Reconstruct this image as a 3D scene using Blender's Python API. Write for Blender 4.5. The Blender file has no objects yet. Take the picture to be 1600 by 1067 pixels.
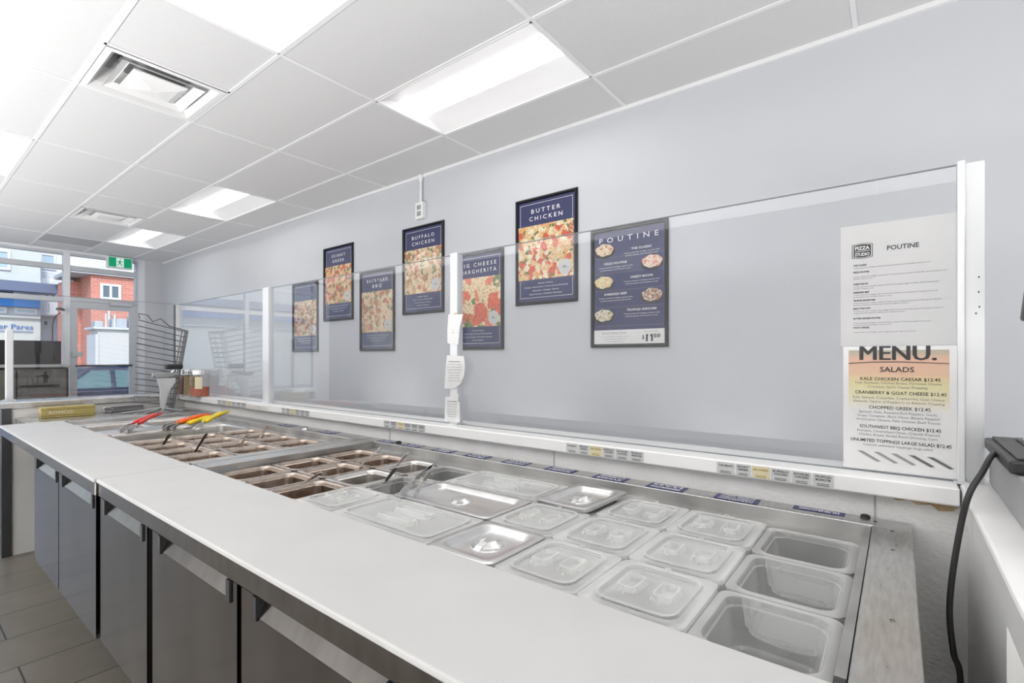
import bpy, bmesh, math, random
from mathutils import Vector, Matrix
random.seed(7)
sc = bpy.context.scene
col = sc.collection
ZC = 1.31                                   # camera height above the floor

# ------------------------------------------------------------------ camera
cd = bpy.data.cameras.new('camera')
cd.sensor_width = 36.0
cd.lens = 772.1 / 1600 * 36
cd.shift_y = 25.8 / 1600
cd.clip_start = 0.02
cam = bpy.data.objects.new('camera', cd)
cam.location = (0, 0, ZC)
cam.rotation_euler = (math.pi/2, 0, -0.9067)
col.objects.link(cam)
sc.camera = cam

# ------------------------------------------------------------------ light and exposure
w = bpy.data.worlds.new('sky')
sc.world = w
w.use_nodes = True
nt = w.node_tree
bg = nt.nodes['Background']
sky = nt.nodes.new('ShaderNodeTexSky')
sky.sky_type = 'NISHITA'
sky.sun_disc = False
sky.sun_elevation = math.radians(48)
sky.sun_rotation = math.radians(200)
nt.links.new(sky.outputs[0], bg.inputs['Color'])
SKY = 0.3
bg.inputs['Strength'].default_value = SKY
sd = bpy.data.lights.new('sun', 'SUN')
sd.energy = 3.0
sd.angle = math.radians(3)
sd.color = (1, .96, .9)
sun = bpy.data.objects.new('sun', sd)
sun.rotation_euler = (math.radians(44), 0, math.radians(-20))
col.objects.link(sun)
LENS = 5.5                                 # emission of the lit troffer lenses
UP = 178.0
# unseen fill lamps added near the floor to brighten the ceiling
for k_, (lx, ly) in enumerate(((-2.2,-1.2),(-2.1,1.6),(-2.1,4.4),(-2.0,7.4),(.5,-1.7),(2.0,-1.8))):
    ad_ = bpy.data.lights.new('added_uplight', 'AREA'); ad_.shape = 'SQUARE'; ad_.size = 1.6; ad_.energy = UP if k_ < 4 else 20.0
    ao_ = bpy.data.objects.new('added_uplight', ad_); ao_.location = (lx, ly, .10)
    ao_.rotation_euler = (math.pi, math.radians(-10), 0)
    col.objects.link(ao_)
vs = sc.view_settings
vs.view_transform = 'Standard'
vs.look = 'None'
vs.exposure = 0.13
vs.gamma = 1.0
vs.use_curve_mapping = False
cy = sc.cycles
cy.use_denoising = True
cy.max_bounces = 10
cy.diffuse_bounces = 5
cy.glossy_bounces = 5
cy.transparent_max_bounces = 40
cy.transmission_bounces = 6
cy.caustics_reflective = False
cy.caustics_refractive = False
cy.sample_clamp_indirect = 6.0

# ------------------------------------------------------------------ materials
def mat(name, base=(.8,.8,.8), rough=.5, metal=0.0, spec=.5, coat=0, coat_rough=.05, emit=None, estr=0):
    m = bpy.data.materials.new(name)
    m.use_nodes = True
    b = m.node_tree.nodes['Principled BSDF']
    b.inputs['Base Color'].default_value = (*base, 1)
    b.inputs['Roughness'].default_value = rough
    b.inputs['Metallic'].default_value = metal
    b.inputs['Specular IOR Level'].default_value = spec
    b.inputs['Coat Weight'].default_value = coat
    b.inputs['Coat Roughness'].default_value = coat_rough
    if emit:
        b.inputs['Emission Color'].default_value = (*emit, 1)
        b.inputs['Emission Strength'].default_value = estr
    return m
def N(m, t): return m.node_tree.nodes.new(t)
def L(m, a, b): m.node_tree.links.new(a, b)
def bsdf(m): return m.node_tree.nodes['Principled BSDF']
def coords(m, kind='Object', scale=(1,1,1), loc=(0,0,0)):
    tc = N(m, 'ShaderNodeTexCoord'); mp = N(m, 'ShaderNodeMapping')
    mp.inputs['Scale'].default_value = scale
    mp.inputs['Location'].default_value = loc
    L(m, tc.outputs[kind], mp.inputs['Vector'])
    return mp.outputs['Vector']
def noise(m, vec, scale, detail=3, rough=.5):
    n = N(m, 'ShaderNodeTexNoise')
    n.inputs['Scale'].default_value = scale
    n.inputs['Detail'].default_value = detail
    n.inputs['Roughness'].default_value = rough
    L(m, vec, n.inputs['Vector'])
    return n
def ramp(m, fac, stops, interp='LINEAR'):
    r = N(m, 'ShaderNodeValToRGB')
    r.color_ramp.interpolation = interp
    el = r.color_ramp.elements
    while len(el) < len(stops): el.new(.5)
    for e, (p, c) in zip(el, stops):
        e.position = p; e.color = (*c, 1) if len(c) == 3 else c
    L(m, fac, r.inputs['Fac'])
    return r
def bump(m, height, strength=.2, dist=.002, coat=False):
    b = N(m, 'ShaderNodeBump')
    b.inputs['Strength'].default_value = strength
    b.inputs['Distance'].default_value = dist
    L(m, height, b.inputs['Height'])
    L(m, b.outputs[0], bsdf(m).inputs['Coat Normal' if coat else 'Normal'])
    return b
def mottled(name, c0, c1, scale, rough=.5, bstr=0, bscale=None, bdist=.002, metal=0, stretch=(1,1,1), detail=4, **k):
    m = mat(name, c0, rough, metal, **k)
    v = coords(m, 'Object', stretch)
    n = noise(m, v, scale, detail)
    r = ramp(m, n.outputs['Fac'], [(.3, c0), (.7, c1)])
    L(m, r.outputs[0], bsdf(m).inputs['Base Color'])
    if bstr:
        n2 = noise(m, v, bscale or scale, 2)
        bump(m, n2.outputs['Fac'], bstr, bdist)
    return m
M = {}
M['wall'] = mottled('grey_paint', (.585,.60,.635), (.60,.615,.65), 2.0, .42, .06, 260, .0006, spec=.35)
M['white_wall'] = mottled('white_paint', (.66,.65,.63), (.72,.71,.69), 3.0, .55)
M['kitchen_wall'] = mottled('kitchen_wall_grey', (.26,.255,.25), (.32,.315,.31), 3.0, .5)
M['panel'] = mottled('textured_white_panel', (.86,.85,.83), (.90,.89,.87), 5.0, .38, .55, 95, .004, spec=.4)
M['tile'] = mottled('ceiling_tile', (.64,.64,.645), (.76,.76,.765), 420, .9, .25, 300, .001, spec=.1)
M['tee'] = mat('white_tee', (.84,.84,.85), .45)
M['white_metal'] = mat('white_enamel', (.86,.86,.86), .35)
M['reflector'] = mat('troffer_reflector', (.82,.82,.83), .5)
M['lens'] = mat('lit_lens', (.9,.9,.9), .5, emit=(1,.985,.96), estr=LENS)
M['duct'] = mat('dark_duct', (.08,.085,.09), .5)
M['grille'] = mat('grey_grille', (.46,.46,.47), .6)
M['ledge'] = mottled('white_ledge_laminate', (.84,.835,.825), (.88,.875,.865), 6.0, .28)
M['ledge_worn'] = mottled('worn_ledge_edge', (.55,.50,.44), (.74,.73,.71), 9.0, .5, detail=8)
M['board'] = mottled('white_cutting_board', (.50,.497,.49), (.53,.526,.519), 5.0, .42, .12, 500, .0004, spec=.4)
def steel(name, base, rough, stretch=(1,1,1), sc_=30, var=.12, spots=0):
    m = mat(name, base, rough, 1.0)
    v = coords(m, 'Object', stretch)
    n = noise(m, v, sc_, 2)
    lo = tuple(c*(1-var) for c in base); hi = tuple(min(1, c*(1+var)) for c in base)
    r = ramp(m, n.outputs['Fac'], [(.3, lo), (.7, hi)])
    L(m, r.outputs[0], bsdf(m).inputs['Base Color'])
    mr = N(m, 'ShaderNodeMapRange')
    mr.inputs['To Min'].default_value = rough*.8; mr.inputs['To Max'].default_value = rough*1.25
    L(m, n.outputs['Fac'], mr.inputs['Value']); L(m, mr.outputs[0], bsdf(m).inputs['Roughness'])
    return m
M['steel'] = steel('brushed_steel', (.56,.555,.55), .30, (1, 6, 1), 25)
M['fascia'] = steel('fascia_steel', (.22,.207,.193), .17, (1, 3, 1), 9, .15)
M['steel_plain'] = steel('satin_steel', (.62,.615,.605), .27, (1,1,1), 12, .06)
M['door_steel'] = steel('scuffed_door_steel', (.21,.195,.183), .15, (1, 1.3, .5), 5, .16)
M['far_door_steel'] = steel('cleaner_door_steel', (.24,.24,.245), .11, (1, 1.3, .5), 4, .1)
M['well_steel'] = steel('well_steel', (.46,.455,.445), .42, (1,1,1), 8, .2)
M['pan_steel'] = steel('pan_steel', (.68,.66,.63), .22, (1,1,1), 15, .08)
M['brown_pan_steel'] = steel('tarnished_pan_steel', (.52,.44,.38), .28, (1,1,1), 15, .2)
M['lid_steel'] = steel('lid_steel', (.70,.695,.69), .30, (1,1,1), 15, .06)
M['chrome'] = mat('chrome', (.75,.75,.76), .12, 1)
M['aluminium'] = mat('satin_aluminium', (.66,.67,.68), .38, 1)
M['white_alu'] = mat('pale_aluminium', (.72,.73,.75), .4, .3)
M['dark_metal'] = mat('dark_metal', (.10,.10,.105), .35, .8)
M['wire'] = mat('wire_steel', (.20,.20,.21), .3, 1)
M['black'] = mat('black_plastic', (.018,.018,.02), .4)
M['black_gap'] = mat('black_gasket', (.008,.008,.009), .7)
M['dark_grey'] = mat('dark_grey_plastic', (.055,.055,.055), .45)
M['key'] = mat('grey_key', (.10,.10,.10), .45)
M['grey_box'] = mottled('grey_powder_coat', (.33,.335,.34), (.36,.365,.37), 4, .5)
M['cable'] = mat('black_cable', (.03,.03,.032), .5)
M['frame'] = mat('black_frame', (.010,.010,.013), .3, spec=.35)
M['alu_frame'] = mat('storefront_aluminium', (.60,.62,.65), .42, .25)
M['white_frame'] = mat('white_storefront_frame', (.80,.82,.85), .45)
M['red'] = mat('red_grip', (.72,.025,.02), .4)
M['orange'] = mat('orange_grip', (.85,.14,.02), .4)
M['yellow'] = mat('yellow_grip', (.82,.62,.02), .42)
M['shade_lifted_paper'] = mottled('paper_lightened_for_shade', (.68,.68,.675), (.73,.73,.725), 8, .6)  # made lighter to offset the prep table's shadow on sheet and slips
M['white'] = mat('white_paper', (.58,.58,.58), .6)
M['paper'] = mottled('curled_paper', (.47,.47,.473), (.50,.50,.503), 8, .6)
M['cream'] = mat('cream_label', (.80,.72,.50), .6)
M['tape'] = mat('masking_tape', (.55,.40,.24), .6)
M['ink'] = mat('black_ink', (.03,.03,.032), .6)
M['grey_ink'] = mat('grey_ink', (.13,.13,.135), .6)
M['pale_ink'] = mat('pale_ink', (.27,.27,.27), .6)
M['yellow_label'] = mat('yellow_tag', (.66,.60,.40), .55)
M['ochre_ink'] = mat('ochre_ink', (.35,.22,.02), .6)
M['blue_label'] = mat('blue_sticker', (.018,.022,.13), .4)
M['white_ink'] = mat('white_ink', (.85,.85,.86), .5)
M['gold'] = mottled('gold_box_card', (.42,.33,.10), (.55,.46,.18), 30, .35, stretch=(1,1,6))
M['gold_dark'] = mat('gold_box_print', (.28,.21,.05), .5)
M['spice_red'] = mottled('chilli_flakes', (.24,.02,.012), (.62,.16,.07), 160, .7, detail=2)
M['spice_tan'] = mottled('tan_spice', (.30,.18,.06), (.55,.38,.16), 160, .7, detail=2)
M['spice_dark'] = mottled('dark_spice', (.05,.02,.012), (.20,.08,.05), 160, .7, detail=2)
M['green_sign'] = mat('green_exit_panel', (.0,.27,.13), .4, emit=(0,.5,.22), estr=.28)
M['white_sign'] = mat('lit_white_panel', (.8,.85,.82), .4, emit=(.8,1,.9), estr=.35)
M['bin'] = mat('black_laminate', (.009,.009,.013), .55)
M['bin_front'] = mottled('worn_grey_laminate', (.085,.08,.073), (.13,.122,.11), 5, .5)
M['rust'] = mottled('rust_stain', (.46,.27,.10), (.66,.56,.42), 60, .8)
# floor tiles 0.325 x 0.65, half-bond
m = mat('brown_grey_floor_tile', (.15,.135,.115), .32, spec=.45)
v = coords(m, 'Object', (1,1,1), (-.36, -2.943, 0))
br = N(m, 'ShaderNodeTexBrick')
br.offset = .5; br.squash = 1
br.inputs['Scale'].default_value = 1
br.inputs['Brick Width'].default_value = .65
br.inputs['Row Height'].default_value = .325
br.inputs['Mortar Size'].default_value = .0035
br.inputs['Mortar Smooth'].default_value = .1
br.inputs['Bias'].default_value = 0
br.inputs['Color1'].default_value = (.165,.148,.125,1)
br.inputs['Color2'].default_value = (.185,.165,.14,1)
br.inputs['Mortar'].default_value = (.025,.022,.02,1)
L(m, v, br.inputs['Vector'])
n = noise(m, v, 7, 5)
mx = N(m, 'ShaderNodeMix'); mx.data_type = 'RGBA'; mx.blend_type = 'MULTIPLY'
mx.inputs['Factor'].default_value = .5
rr = ramp(m, n.outputs['Fac'], [(.3,(.75,.75,.75)),(.7,(1.1,1.1,1.1))])
L(m, br.outputs['Color'], mx.inputs[6]); L(m, rr.outputs[0], mx.inputs[7])
L(m, mx.outputs[2], bsdf(m).inputs['Base Color'])
M['floor'] = m
# clear glass sheet: straight-through transparency plus mirror reflection
def sheet(name, tint, ior=1.5, rough=0.0, gloss=1.0):
    m = bpy.data.materials.new(name); m.use_nodes = True
    t = m.node_tree; t.nodes.remove(t.nodes['Principled BSDF'])
    tr = N(m,'ShaderNodeBsdfTransparent'); tr.inputs[0].default_value = (*tint,1)
    gl = N(m,'ShaderNodeBsdfGlossy'); gl.inputs['Roughness'].default_value = rough
    gl.inputs['Color'].default_value = (gloss,gloss,gloss,1)
    fr = N(m,'ShaderNodeFresnel'); ge = N(m,'ShaderNodeNewGeometry'); io = N(m,'ShaderNodeMapRange')
    io.inputs['To Min'].default_value = ior; io.inputs['To Max'].default_value = 1/ior
    L(m, ge.outputs['Backfacing'], io.inputs['Value']); L(m, io.outputs[0], fr.inputs['IOR'])
    mi = N(m,'ShaderNodeMixShader')
    L(m, fr.outputs[0], mi.inputs[0]); L(m, tr.outputs[0], mi.inputs[1]); L(m, gl.outputs[0], mi.inputs[2])
    L(m, mi.outputs[0], t.nodes['Material Output'].inputs[0])
    return m
M['glass'] = sheet('sneeze_guard_glass', (.975,.98,.985))
M['window_glass'] = sheet('window_glass', (.97,.98,.985), 1.25)
M['jar_glass'] = sheet('jar_glass', (.96,.97,.96))
M['glass_edge'] = mat('glass_edge', (.22,.24,.25), .3)
# translucent polycarbonate
def plastic(name, f0, f1, base, rough):
    m = bpy.data.materials.new(name); m.use_nodes = True
    t = m.node_tree; p = t.nodes['Principled BSDF']
    p.inputs['Base Color'].default_value = (*base,1); p.inputs['Roughness'].default_value = rough
    p.inputs['Specular IOR Level'].default_value = .9
    tr = N(m,'ShaderNodeBsdfTransparent'); tr.inputs[0].default_value = (.96,.965,.96,1)
    lw = N(m,'ShaderNodeLayerWeight'); lw.inputs['Blend'].default_value = .35
    mr = N(m,'ShaderNodeMapRange'); mr.inputs['To Min'].default_value = f0; mr.inputs['To Max'].default_value = f1
    L(m, lw.outputs['Facing'], mr.inputs['Value'])
    mi = N(m,'ShaderNodeMixShader')
    L(m, mr.outputs[0], mi.inputs[0]); L(m, tr.outputs[0], mi.inputs[1]); L(m, p.outputs[0], mi.inputs[2])
    L(m, mi.outputs[0], t.nodes['Material Output'].inputs[0])
    return m
M['clear'] = plastic('clear_polycarbonate', .13, .70, (.9,.9,.89), .07)
M['clear_pan'] = plastic('clear_pan_polycarbonate', .20, .6, (.9,.9,.89), .09)
# poster prints under a wavy clear film
def film(m, strength=.5, seed=0, scale=3.5):
    b = bsdf(m)
    b.inputs['Coat Weight'].default_value = min(1, .40 + .55*strength)
    b.inputs['Coat Roughness'].default_value = .04
    b.inputs['Roughness'].default_value = .5
    v = coords(m, 'Object', (1,1,.6), (seed*3.1, seed*1.7, 0))
    n = noise(m, v, scale, 1.5)
    bump(m, n.outputs['Fac'], strength, .02, coat=True)
def food(name, stops, scale, seed, strength=.5):
    """cheese ground with scattered irregular topping pieces in the given colours"""
    m = mat(name)
    v = coords(m, 'Object', (1,1,1), (seed, seed*.7, seed*.3))
    nw = noise(m, v, scale*.9, 3)
    ad = N(m,'ShaderNodeMix'); ad.data_type='RGBA'; ad.blend_type='LINEAR_LIGHT'; ad.inputs['Factor'].default_value=.9/scale
    L(m, v, ad.inputs[6]); L(m, nw.outputs['Color'], ad.inputs[7])
    n2 = noise(m, v, scale*3.2, 5, .65)
    c0 = stops[0][1]; c1 = stops[1][1]
    ground = ramp(m, n2.outputs['Fac'], [(.28,tuple(c*.35 for c in c0)),(.45,c0),(.60,c1),(.75,tuple(min(.9,c*1.15) for c in c1))])
    cur = ground.outputs[0]
    for k, (p_, c_) in enumerate(stops[2:]):
        vo = N(m,'ShaderNodeTexVoronoi'); vo.inputs['Scale'].default_value = scale*(.42+.17*k); vo.inputs['Randomness'].default_value = 1
        mp = N(m,'ShaderNodeMapping'); mp.inputs['Location'].default_value = (k*1.37, k*2.11, k*.77)
        L(m, ad.outputs[2], mp.inputs['Vector']); L(m, mp.outputs[0], vo.inputs['Vector'])
        sp = N(m,'ShaderNodeSeparateColor'); L(m, vo.outputs['Color'], sp.inputs[0])
        g = N(m,'ShaderNodeMath'); g.operation='GREATER_THAN'; g.inputs[1].default_value=.30+.10*k; L(m, sp.outputs[0], g.inputs[0])
        l = N(m,'ShaderNodeMapRange'); l.inputs['From Min'].default_value=.50; l.inputs['From Max'].default_value=.42; L(m, vo.outputs['Distance'], l.inputs['Value'])
        mm_ = N(m,'ShaderNodeMath'); mm_.operation='MULTIPLY'; L(m, g.outputs[0], mm_.inputs[0]); L(m, l.outputs[0], mm_.inputs[1])
        tone = ramp(m, n2.outputs['Fac'], [(.3,tuple(c*.55 for c in c_)),(.65,tuple(min(.95,c*1.25) for c in c_))])
        mx = N(m,'ShaderNodeMix'); mx.data_type='RGBA'; L(m, mm_.outputs[0], mx.inputs['Factor']); L(m, cur, mx.inputs[6]); L(m, tone.outputs[0], mx.inputs[7])
        cur = mx.outputs[2]
    L(m, cur, bsdf(m).inputs['Base Color'])
    film(m, strength, seed)
    return m
def navy(name, seed, strength=.5):
    m = mat(name, (.020,.025,.105)); film(m, strength, seed); return m
M['street_asphalt'] = mat('asphalt', (.13,.13,.135), .8)
M['concrete'] = mottled('pavement', (.38,.37,.36), (.46,.45,.44), 4, .8)
m = mat('red_brick', (.42,.14,.10), .8)
v = coords(m, 'Generated', (1,1,1))
v = coords(m, 'Object', (1,1,1))
sx = N(m,'ShaderNodeSeparateXYZ'); L(m, v, sx.inputs[0])
a1 = N(m,'ShaderNodeMath'); a1.operation='ADD'; L(m, sx.outputs[0], a1.inputs[0]); L(m, sx.outputs[1], a1.inputs[1])
cx = N(m,'ShaderNodeCombineXYZ'); L(m, a1.outputs[0], cx.inputs[0]); L(m, sx.outputs[2], cx.inputs[1])
br = N(m,'ShaderNodeTexBrick'); L(m, cx.outputs[0], br.inputs['Vector'])
br.inputs['Scale'].default_value = 1; br.inputs['Brick Width'].default_value=.24; br.inputs['Row Height'].default_value=.08
br.inputs['Mortar Size'].default_value=.008
br.inputs['Color1'].default_value=(.50,.17,.12,1); br.inputs['Color2'].default_value=(.60,.23,.17,1); br.inputs['Mortar'].default_value=(.55,.36,.30,1)
L(m, br.outputs['Color'], bsdf(m).inputs['Base Color'])
M['brick'] = m
M['stucco'] = mottled('pale_stucco', (.50,.53,.51), (.54,.57,.55), 2, .8)
M['white_stucco'] = mat('white_stucco', (.60,.585,.56), .8)
M['bldg_white'] = mat('white_trim', (.62,.635,.66), .6)
M['awning_blue'] = mat('blue_fascia', (.02,.24,.72), .5)
M['canopy_dark'] = mat('slate_canopy', (.12,.15,.24), .6)
M['pane_dark'] = mat('dark_window_pane', (.10,.13,.17), .12)
M['pane_sky'] = mat('pale_window_pane', (.35,.45,.52), .12)
M['blue_ink'] = mat('blue_sign_ink', (.03,.12,.42), .5)
M['car'] = mat('navy_car_paint', (.007,.010,.036), .4, .0, coat=.25)
M['car_glass'] = mat('car_glass', (.10,.17,.17), .06)
M['tyre'] = mat('tyre', (.02,.02,.02), .8)
M['roof_grey'] = mat('roof_equipment_grey', (.42,.45,.48), .6)
M['bush'] = mottled('planting', (.05,.10,.03), (.16,.22,.08), 20, .8)

# ------------------------------------------------------------------ mesh helpers
ORG = {}
class MB:
    def __init__(s): s.v = []; s.f = []; s.m = []
    def add(s, vs, fs, m=0):
        o = len(s.v); s.v += [tuple(p) for p in vs]
        for f in fs: s.f.append([i+o for i in f]); s.m.append(m)
        return s
    def box(s, x0, x1, y0, y1, z0, z1, m=0):
        v = [(x,y,z) for x in (x0,x1) for y in (y0,y1) for z in (z0,z1)]
        return s.add(v, [(0,1,3,2),(4,6,7,5),(0,4,5,1),(2,3,7,6),(0,2,6,4),(1,5,7,3)], m)
    def obox(s, c, ax, ay, az, hx, hy, hz, m=0):
        c = Vector(c); ax=Vector(ax).normalized(); ay=Vector(ay).normalized(); az=Vector(az).normalized()
        v = [c + ax*hx*i + ay*hy*j + az*hz*k for i in (-1,1) for j in (-1,1) for k in (-1,1)]
        return s.add(v, [(0,1,3,2),(4,6,7,5),(0,4,5,1),(2,3,7,6),(0,2,6,4),(1,5,7,3)], m)
    def quad(s, a, b, c, d, m=0): return s.add([a,b,c,d], [(0,1,2,3)], m)
    def loft(s, loops, m=0, cap0=False, cap1=False):
        n = len(loops[0]); vs = [p for l in loops for p in l]; fs = []
        for k in range(len(loops)-1):
            for i in range(n):
                j = (i+1) % n
                fs.append((k*n+i, k*n+j, (k+1)*n+j, (k+1)*n+i))
        if cap0: fs.append(tuple(range(n))[::-1])
        if cap1: fs.append(tuple((len(loops)-1)*n+i for i in range(n)))
        return s.add(vs, fs, m)
    def tube(s, path, r, n=8, m=0, cap=True):
        P = [Vector(p) for p in path]; loops = []
        rs = r if isinstance(r, (list,tuple)) else [r]*len(P)
        t0 = (P[1]-P[0]).normalized()
        u = t0.orthogonal().normalized()
        for i, p in enumerate(P):
            t = ((P[min(i+1,len(P)-1)]-P[max(i-1,0)])).normalized()
            u = (u - t*u.dot(t)).normalized(); w_ = t.cross(u)
            loops.append([p + (u*math.cos(a)+w_*math.sin(a))*rs[i] for a in [2*math.pi*k/n for k in range(n)]])
        return s.loft(loops, m, cap, cap)
    def lathe(s, c, prof, n=24, m=0, cap0=False, cap1=False):
        loops = [[(c[0]+r*math.cos(2*math.pi*k/n), c[1]+r*math.sin(2*math.pi*k/n), c[2]+z) for k in range(n)] for r, z in prof]
        return s.loft(loops, m, cap0, cap1)
    def prism(s, poly, fn, d0, d1, m=0):
        a = [fn(u,v,d0) for u,v in poly]; b = [fn(u,v,d1) for u,v in poly]
        return s.loft([a,b], m, True, True)
    def build(s, name, mats, parent=None, loc=(0,0,0), smooth=None, bevel=0, recalc=True, mod=None):
        o_ = Vector(ORG[parent.name]) if parent else Vector(loc)
        me = bpy.data.meshes.new(name)
        me.from_pydata([tuple(Vector(p)-o_) for p in s.v], [], s.f)
        if not isinstance(mats, (list,tuple)): mats = [mats]
        for q in mats: me.materials.append(q)
        for p, k in zip(me.polygons, s.m): p.material_index = k
        if recalc:
            bm = bmesh.new(); bm.from_mesh(me); bmesh.ops.recalc_face_normals(bm, faces=bm.faces); bm.to_mesh(me); bm.free()
        if smooth is not None:
            for p in me.polygons: p.use_smooth = True
            me.set_sharp_from_angle(angle=math.radians(smooth))
        ob = bpy.data.objects.new(name, me)
        col.objects.link(ob)
        if parent: ob.parent = parent
        else: ob.location = loc
        ORG[ob.name] = tuple(o_)
        if bevel:
            b = ob.modifiers.new('bevel','BEVEL'); b.width = bevel; b.segments = 2; b.limit_method = 'ANGLE'
        return ob
def tag(o, label=None, cat=None, group=None, kind=None):
    if label: o['label'] = label
    if cat: o['category'] = cat
    if group: o['group'] = group
    if kind: o['kind'] = kind
    return o
def thing(name, loc, label, cat, group=None):
    o = bpy.data.objects.new(name, None); col.objects.link(o)
    o.empty_display_size = .05
    o.location = loc; ORG[o.name] = tuple(loc)
    return tag(o, label, cat, group)
def kids(o): return [c for c in bpy.data.objects if c.parent == o]
def copy_tree(o, parent=None):
    c = o.copy(); col.objects.link(c)
    if parent: c.parent = parent
    for ch in kids(o): copy_tree(ch, c)
    return c
def struct(o): o['kind'] = 'structure'; return o
def rrect(cx, cy, z, w, h, r, n=5):
    r = min(r, w/2-1e-4, h/2-1e-4); pts = []
    for (sx_, sy_, a0) in ((1,1,0),(-1,1,90),(-1,-1,180),(1,-1,270)):
        for k in range(n+1):
            a = math.radians(a0 + 90*k/n)
            pts.append((cx + sx_*(w/2-r) + r*math.cos(a), cy + sy_*(h/2-r) + r*math.sin(a), z))
    return pts
def circ_like(cx, cy, z, r, n=5, ry=None):
    pts = []
    for q in range(4):
        for k in range(n+1):
            a = math.radians(q*90 + 90*(k+.5)/(n+1))
            pts.append((cx + r*math.cos(a), cy + (ry or r)*math.sin(a), z))
    return pts
_tc = {}
def glyphs(txt, bold=0.0, spacing=1.0):
    key = (txt, bold, spacing)
    if key in _tc: return _tc[key]
    c = bpy.data.curves.new('t', 'FONT'); c.body = txt; c.size = 1; c.offset = bold
    c.space_character = spacing; c.resolution_u = 2; c.fill_mode = 'FRONT'
    o = bpy.data.objects.new('t', c); col.objects.link(o)
    dg = bpy.context.evaluated_depsgraph_get()
    me = bpy.data.meshes.new_from_object(o.evaluated_get(dg))
    vs = [(v.co.x, v.co.y) for v in me.vertices]; fs = [tuple(p.vertices) for p in me.polygons]
    bpy.data.objects.remove(o); bpy.data.curves.remove(c); bpy.data.meshes.remove(me)
    if vs:
        x0 = min(p[0] for p in vs); vs = [(x-x0, y) for x, y in vs]
        wd = max(p[0] for p in vs)
    else: wd = 0
    _tc[key] = (vs, fs, wd); return _tc[key]
def text(mb, txt, fn, u, v, cap, width=None, align='C', m=0, bold=0.0, spacing=1.0, d=0):
    """lettering of cap height `cap` (baseline at v) mapped to space by fn(u, v, d)"""
    vs, fs, wd = glyphs(txt, bold, spacing)
    if not vs: return
    sy_ = cap/.70; sx_ = (width/wd) if width else sy_
    off = {'L':0, 'C':-.5, 'R':-1}[align]*wd*sx_
    mb.add([fn(u+off+x*sx_, v+y*sy_, d) for x, y in vs], fs, m)

# ================================================================== SETTING
def z(r): return r + ZC
WX = 2.985; YS = 9.976; ZT = z(1.628)
XL, YB = -2.948, -3.5
struct(MB().box(XL-.2, WX+.2, YB-.2, YS+.1, -.12, 0).build('floor', M['floor']))
struct(MB().box(WX, WX+.15, YB, YS+.1, 0, ZT+.3).build('wall_right', M['wall']))
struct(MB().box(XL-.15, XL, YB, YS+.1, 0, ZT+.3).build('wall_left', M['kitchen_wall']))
struct(MB().box(XL-.15, WX+.15, YB-.15, YB, 0, ZT+.3).build('wall_back', M['white_wall']))
struct(MB().box(2.72, WX, YS-.06, YS+.1, 0, ZT+.3).build('wall_front', M['wall']))
# ceiling: lay-in tiles of 0.61 x 1.226, some cells hold fittings
gx = [XL + .61*k for k in range(10)] + [WX]          # ... .712 1.322 1.932 2.542 | wall
gy = [YB] + [1.394 + 1.226*j for j in range(-3, 8)]
gy[-1] = YS + .08
TROF = {(6,4),(8,4),(8,7),(8,9),(5,7),(3,4),(6,2),(3,1),(3,9)}
DIFF = {(6,5),(7,8)}
RETN = {(7,10)}
cb = MB(); tee = MB()
for i in range(len(gx)-1):
    for j in range(len(gy)-1):
        if gx[i+1]-gx[i] < .05: continue
        if (i,j) in TROF: continue
        x0,x1,y0,y1 = gx[i], gx[i+1], gy[j], gy[j+1]
        if (i,j) in DIFF: y1 = y1-.613
        if (i,j) in RETN: y0 = y0+.613
        cb.box(x0,x1,y0,y1, ZT+.004, ZT+.02)
cb.box(XL-.15, WX+.15, YB-.15, YS+.1, ZT+.3, ZT+.4)
struct(cb.build('ceiling', M['tile']))
for x in gx[1:-1]: tee.box(x-.011, x+.011, YB, YS+.08, ZT-.001, ZT+.008)
for y in gy[1:-1]: tee.box(XL, WX, y-.011, y+.011, ZT-.0004, ZT+.0075)
for (i,j) in DIFF: tee.box(gx[i], gx[i+1], gy[j+1]-.624, gy[j+1]-.602, ZT-.001, ZT+.0075)
for (i,j) in RETN: tee.box(gx[i], gx[i+1], gy[j]+.602, gy[j]+.624, ZT-.001, ZT+.0075)
struct(tee.build('trim_1', M['tee']))
struct(MB().box(WX-.018, WX, YB, YS, ZT-.02, ZT+.006).build('trim_2', M['tee']))

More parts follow.
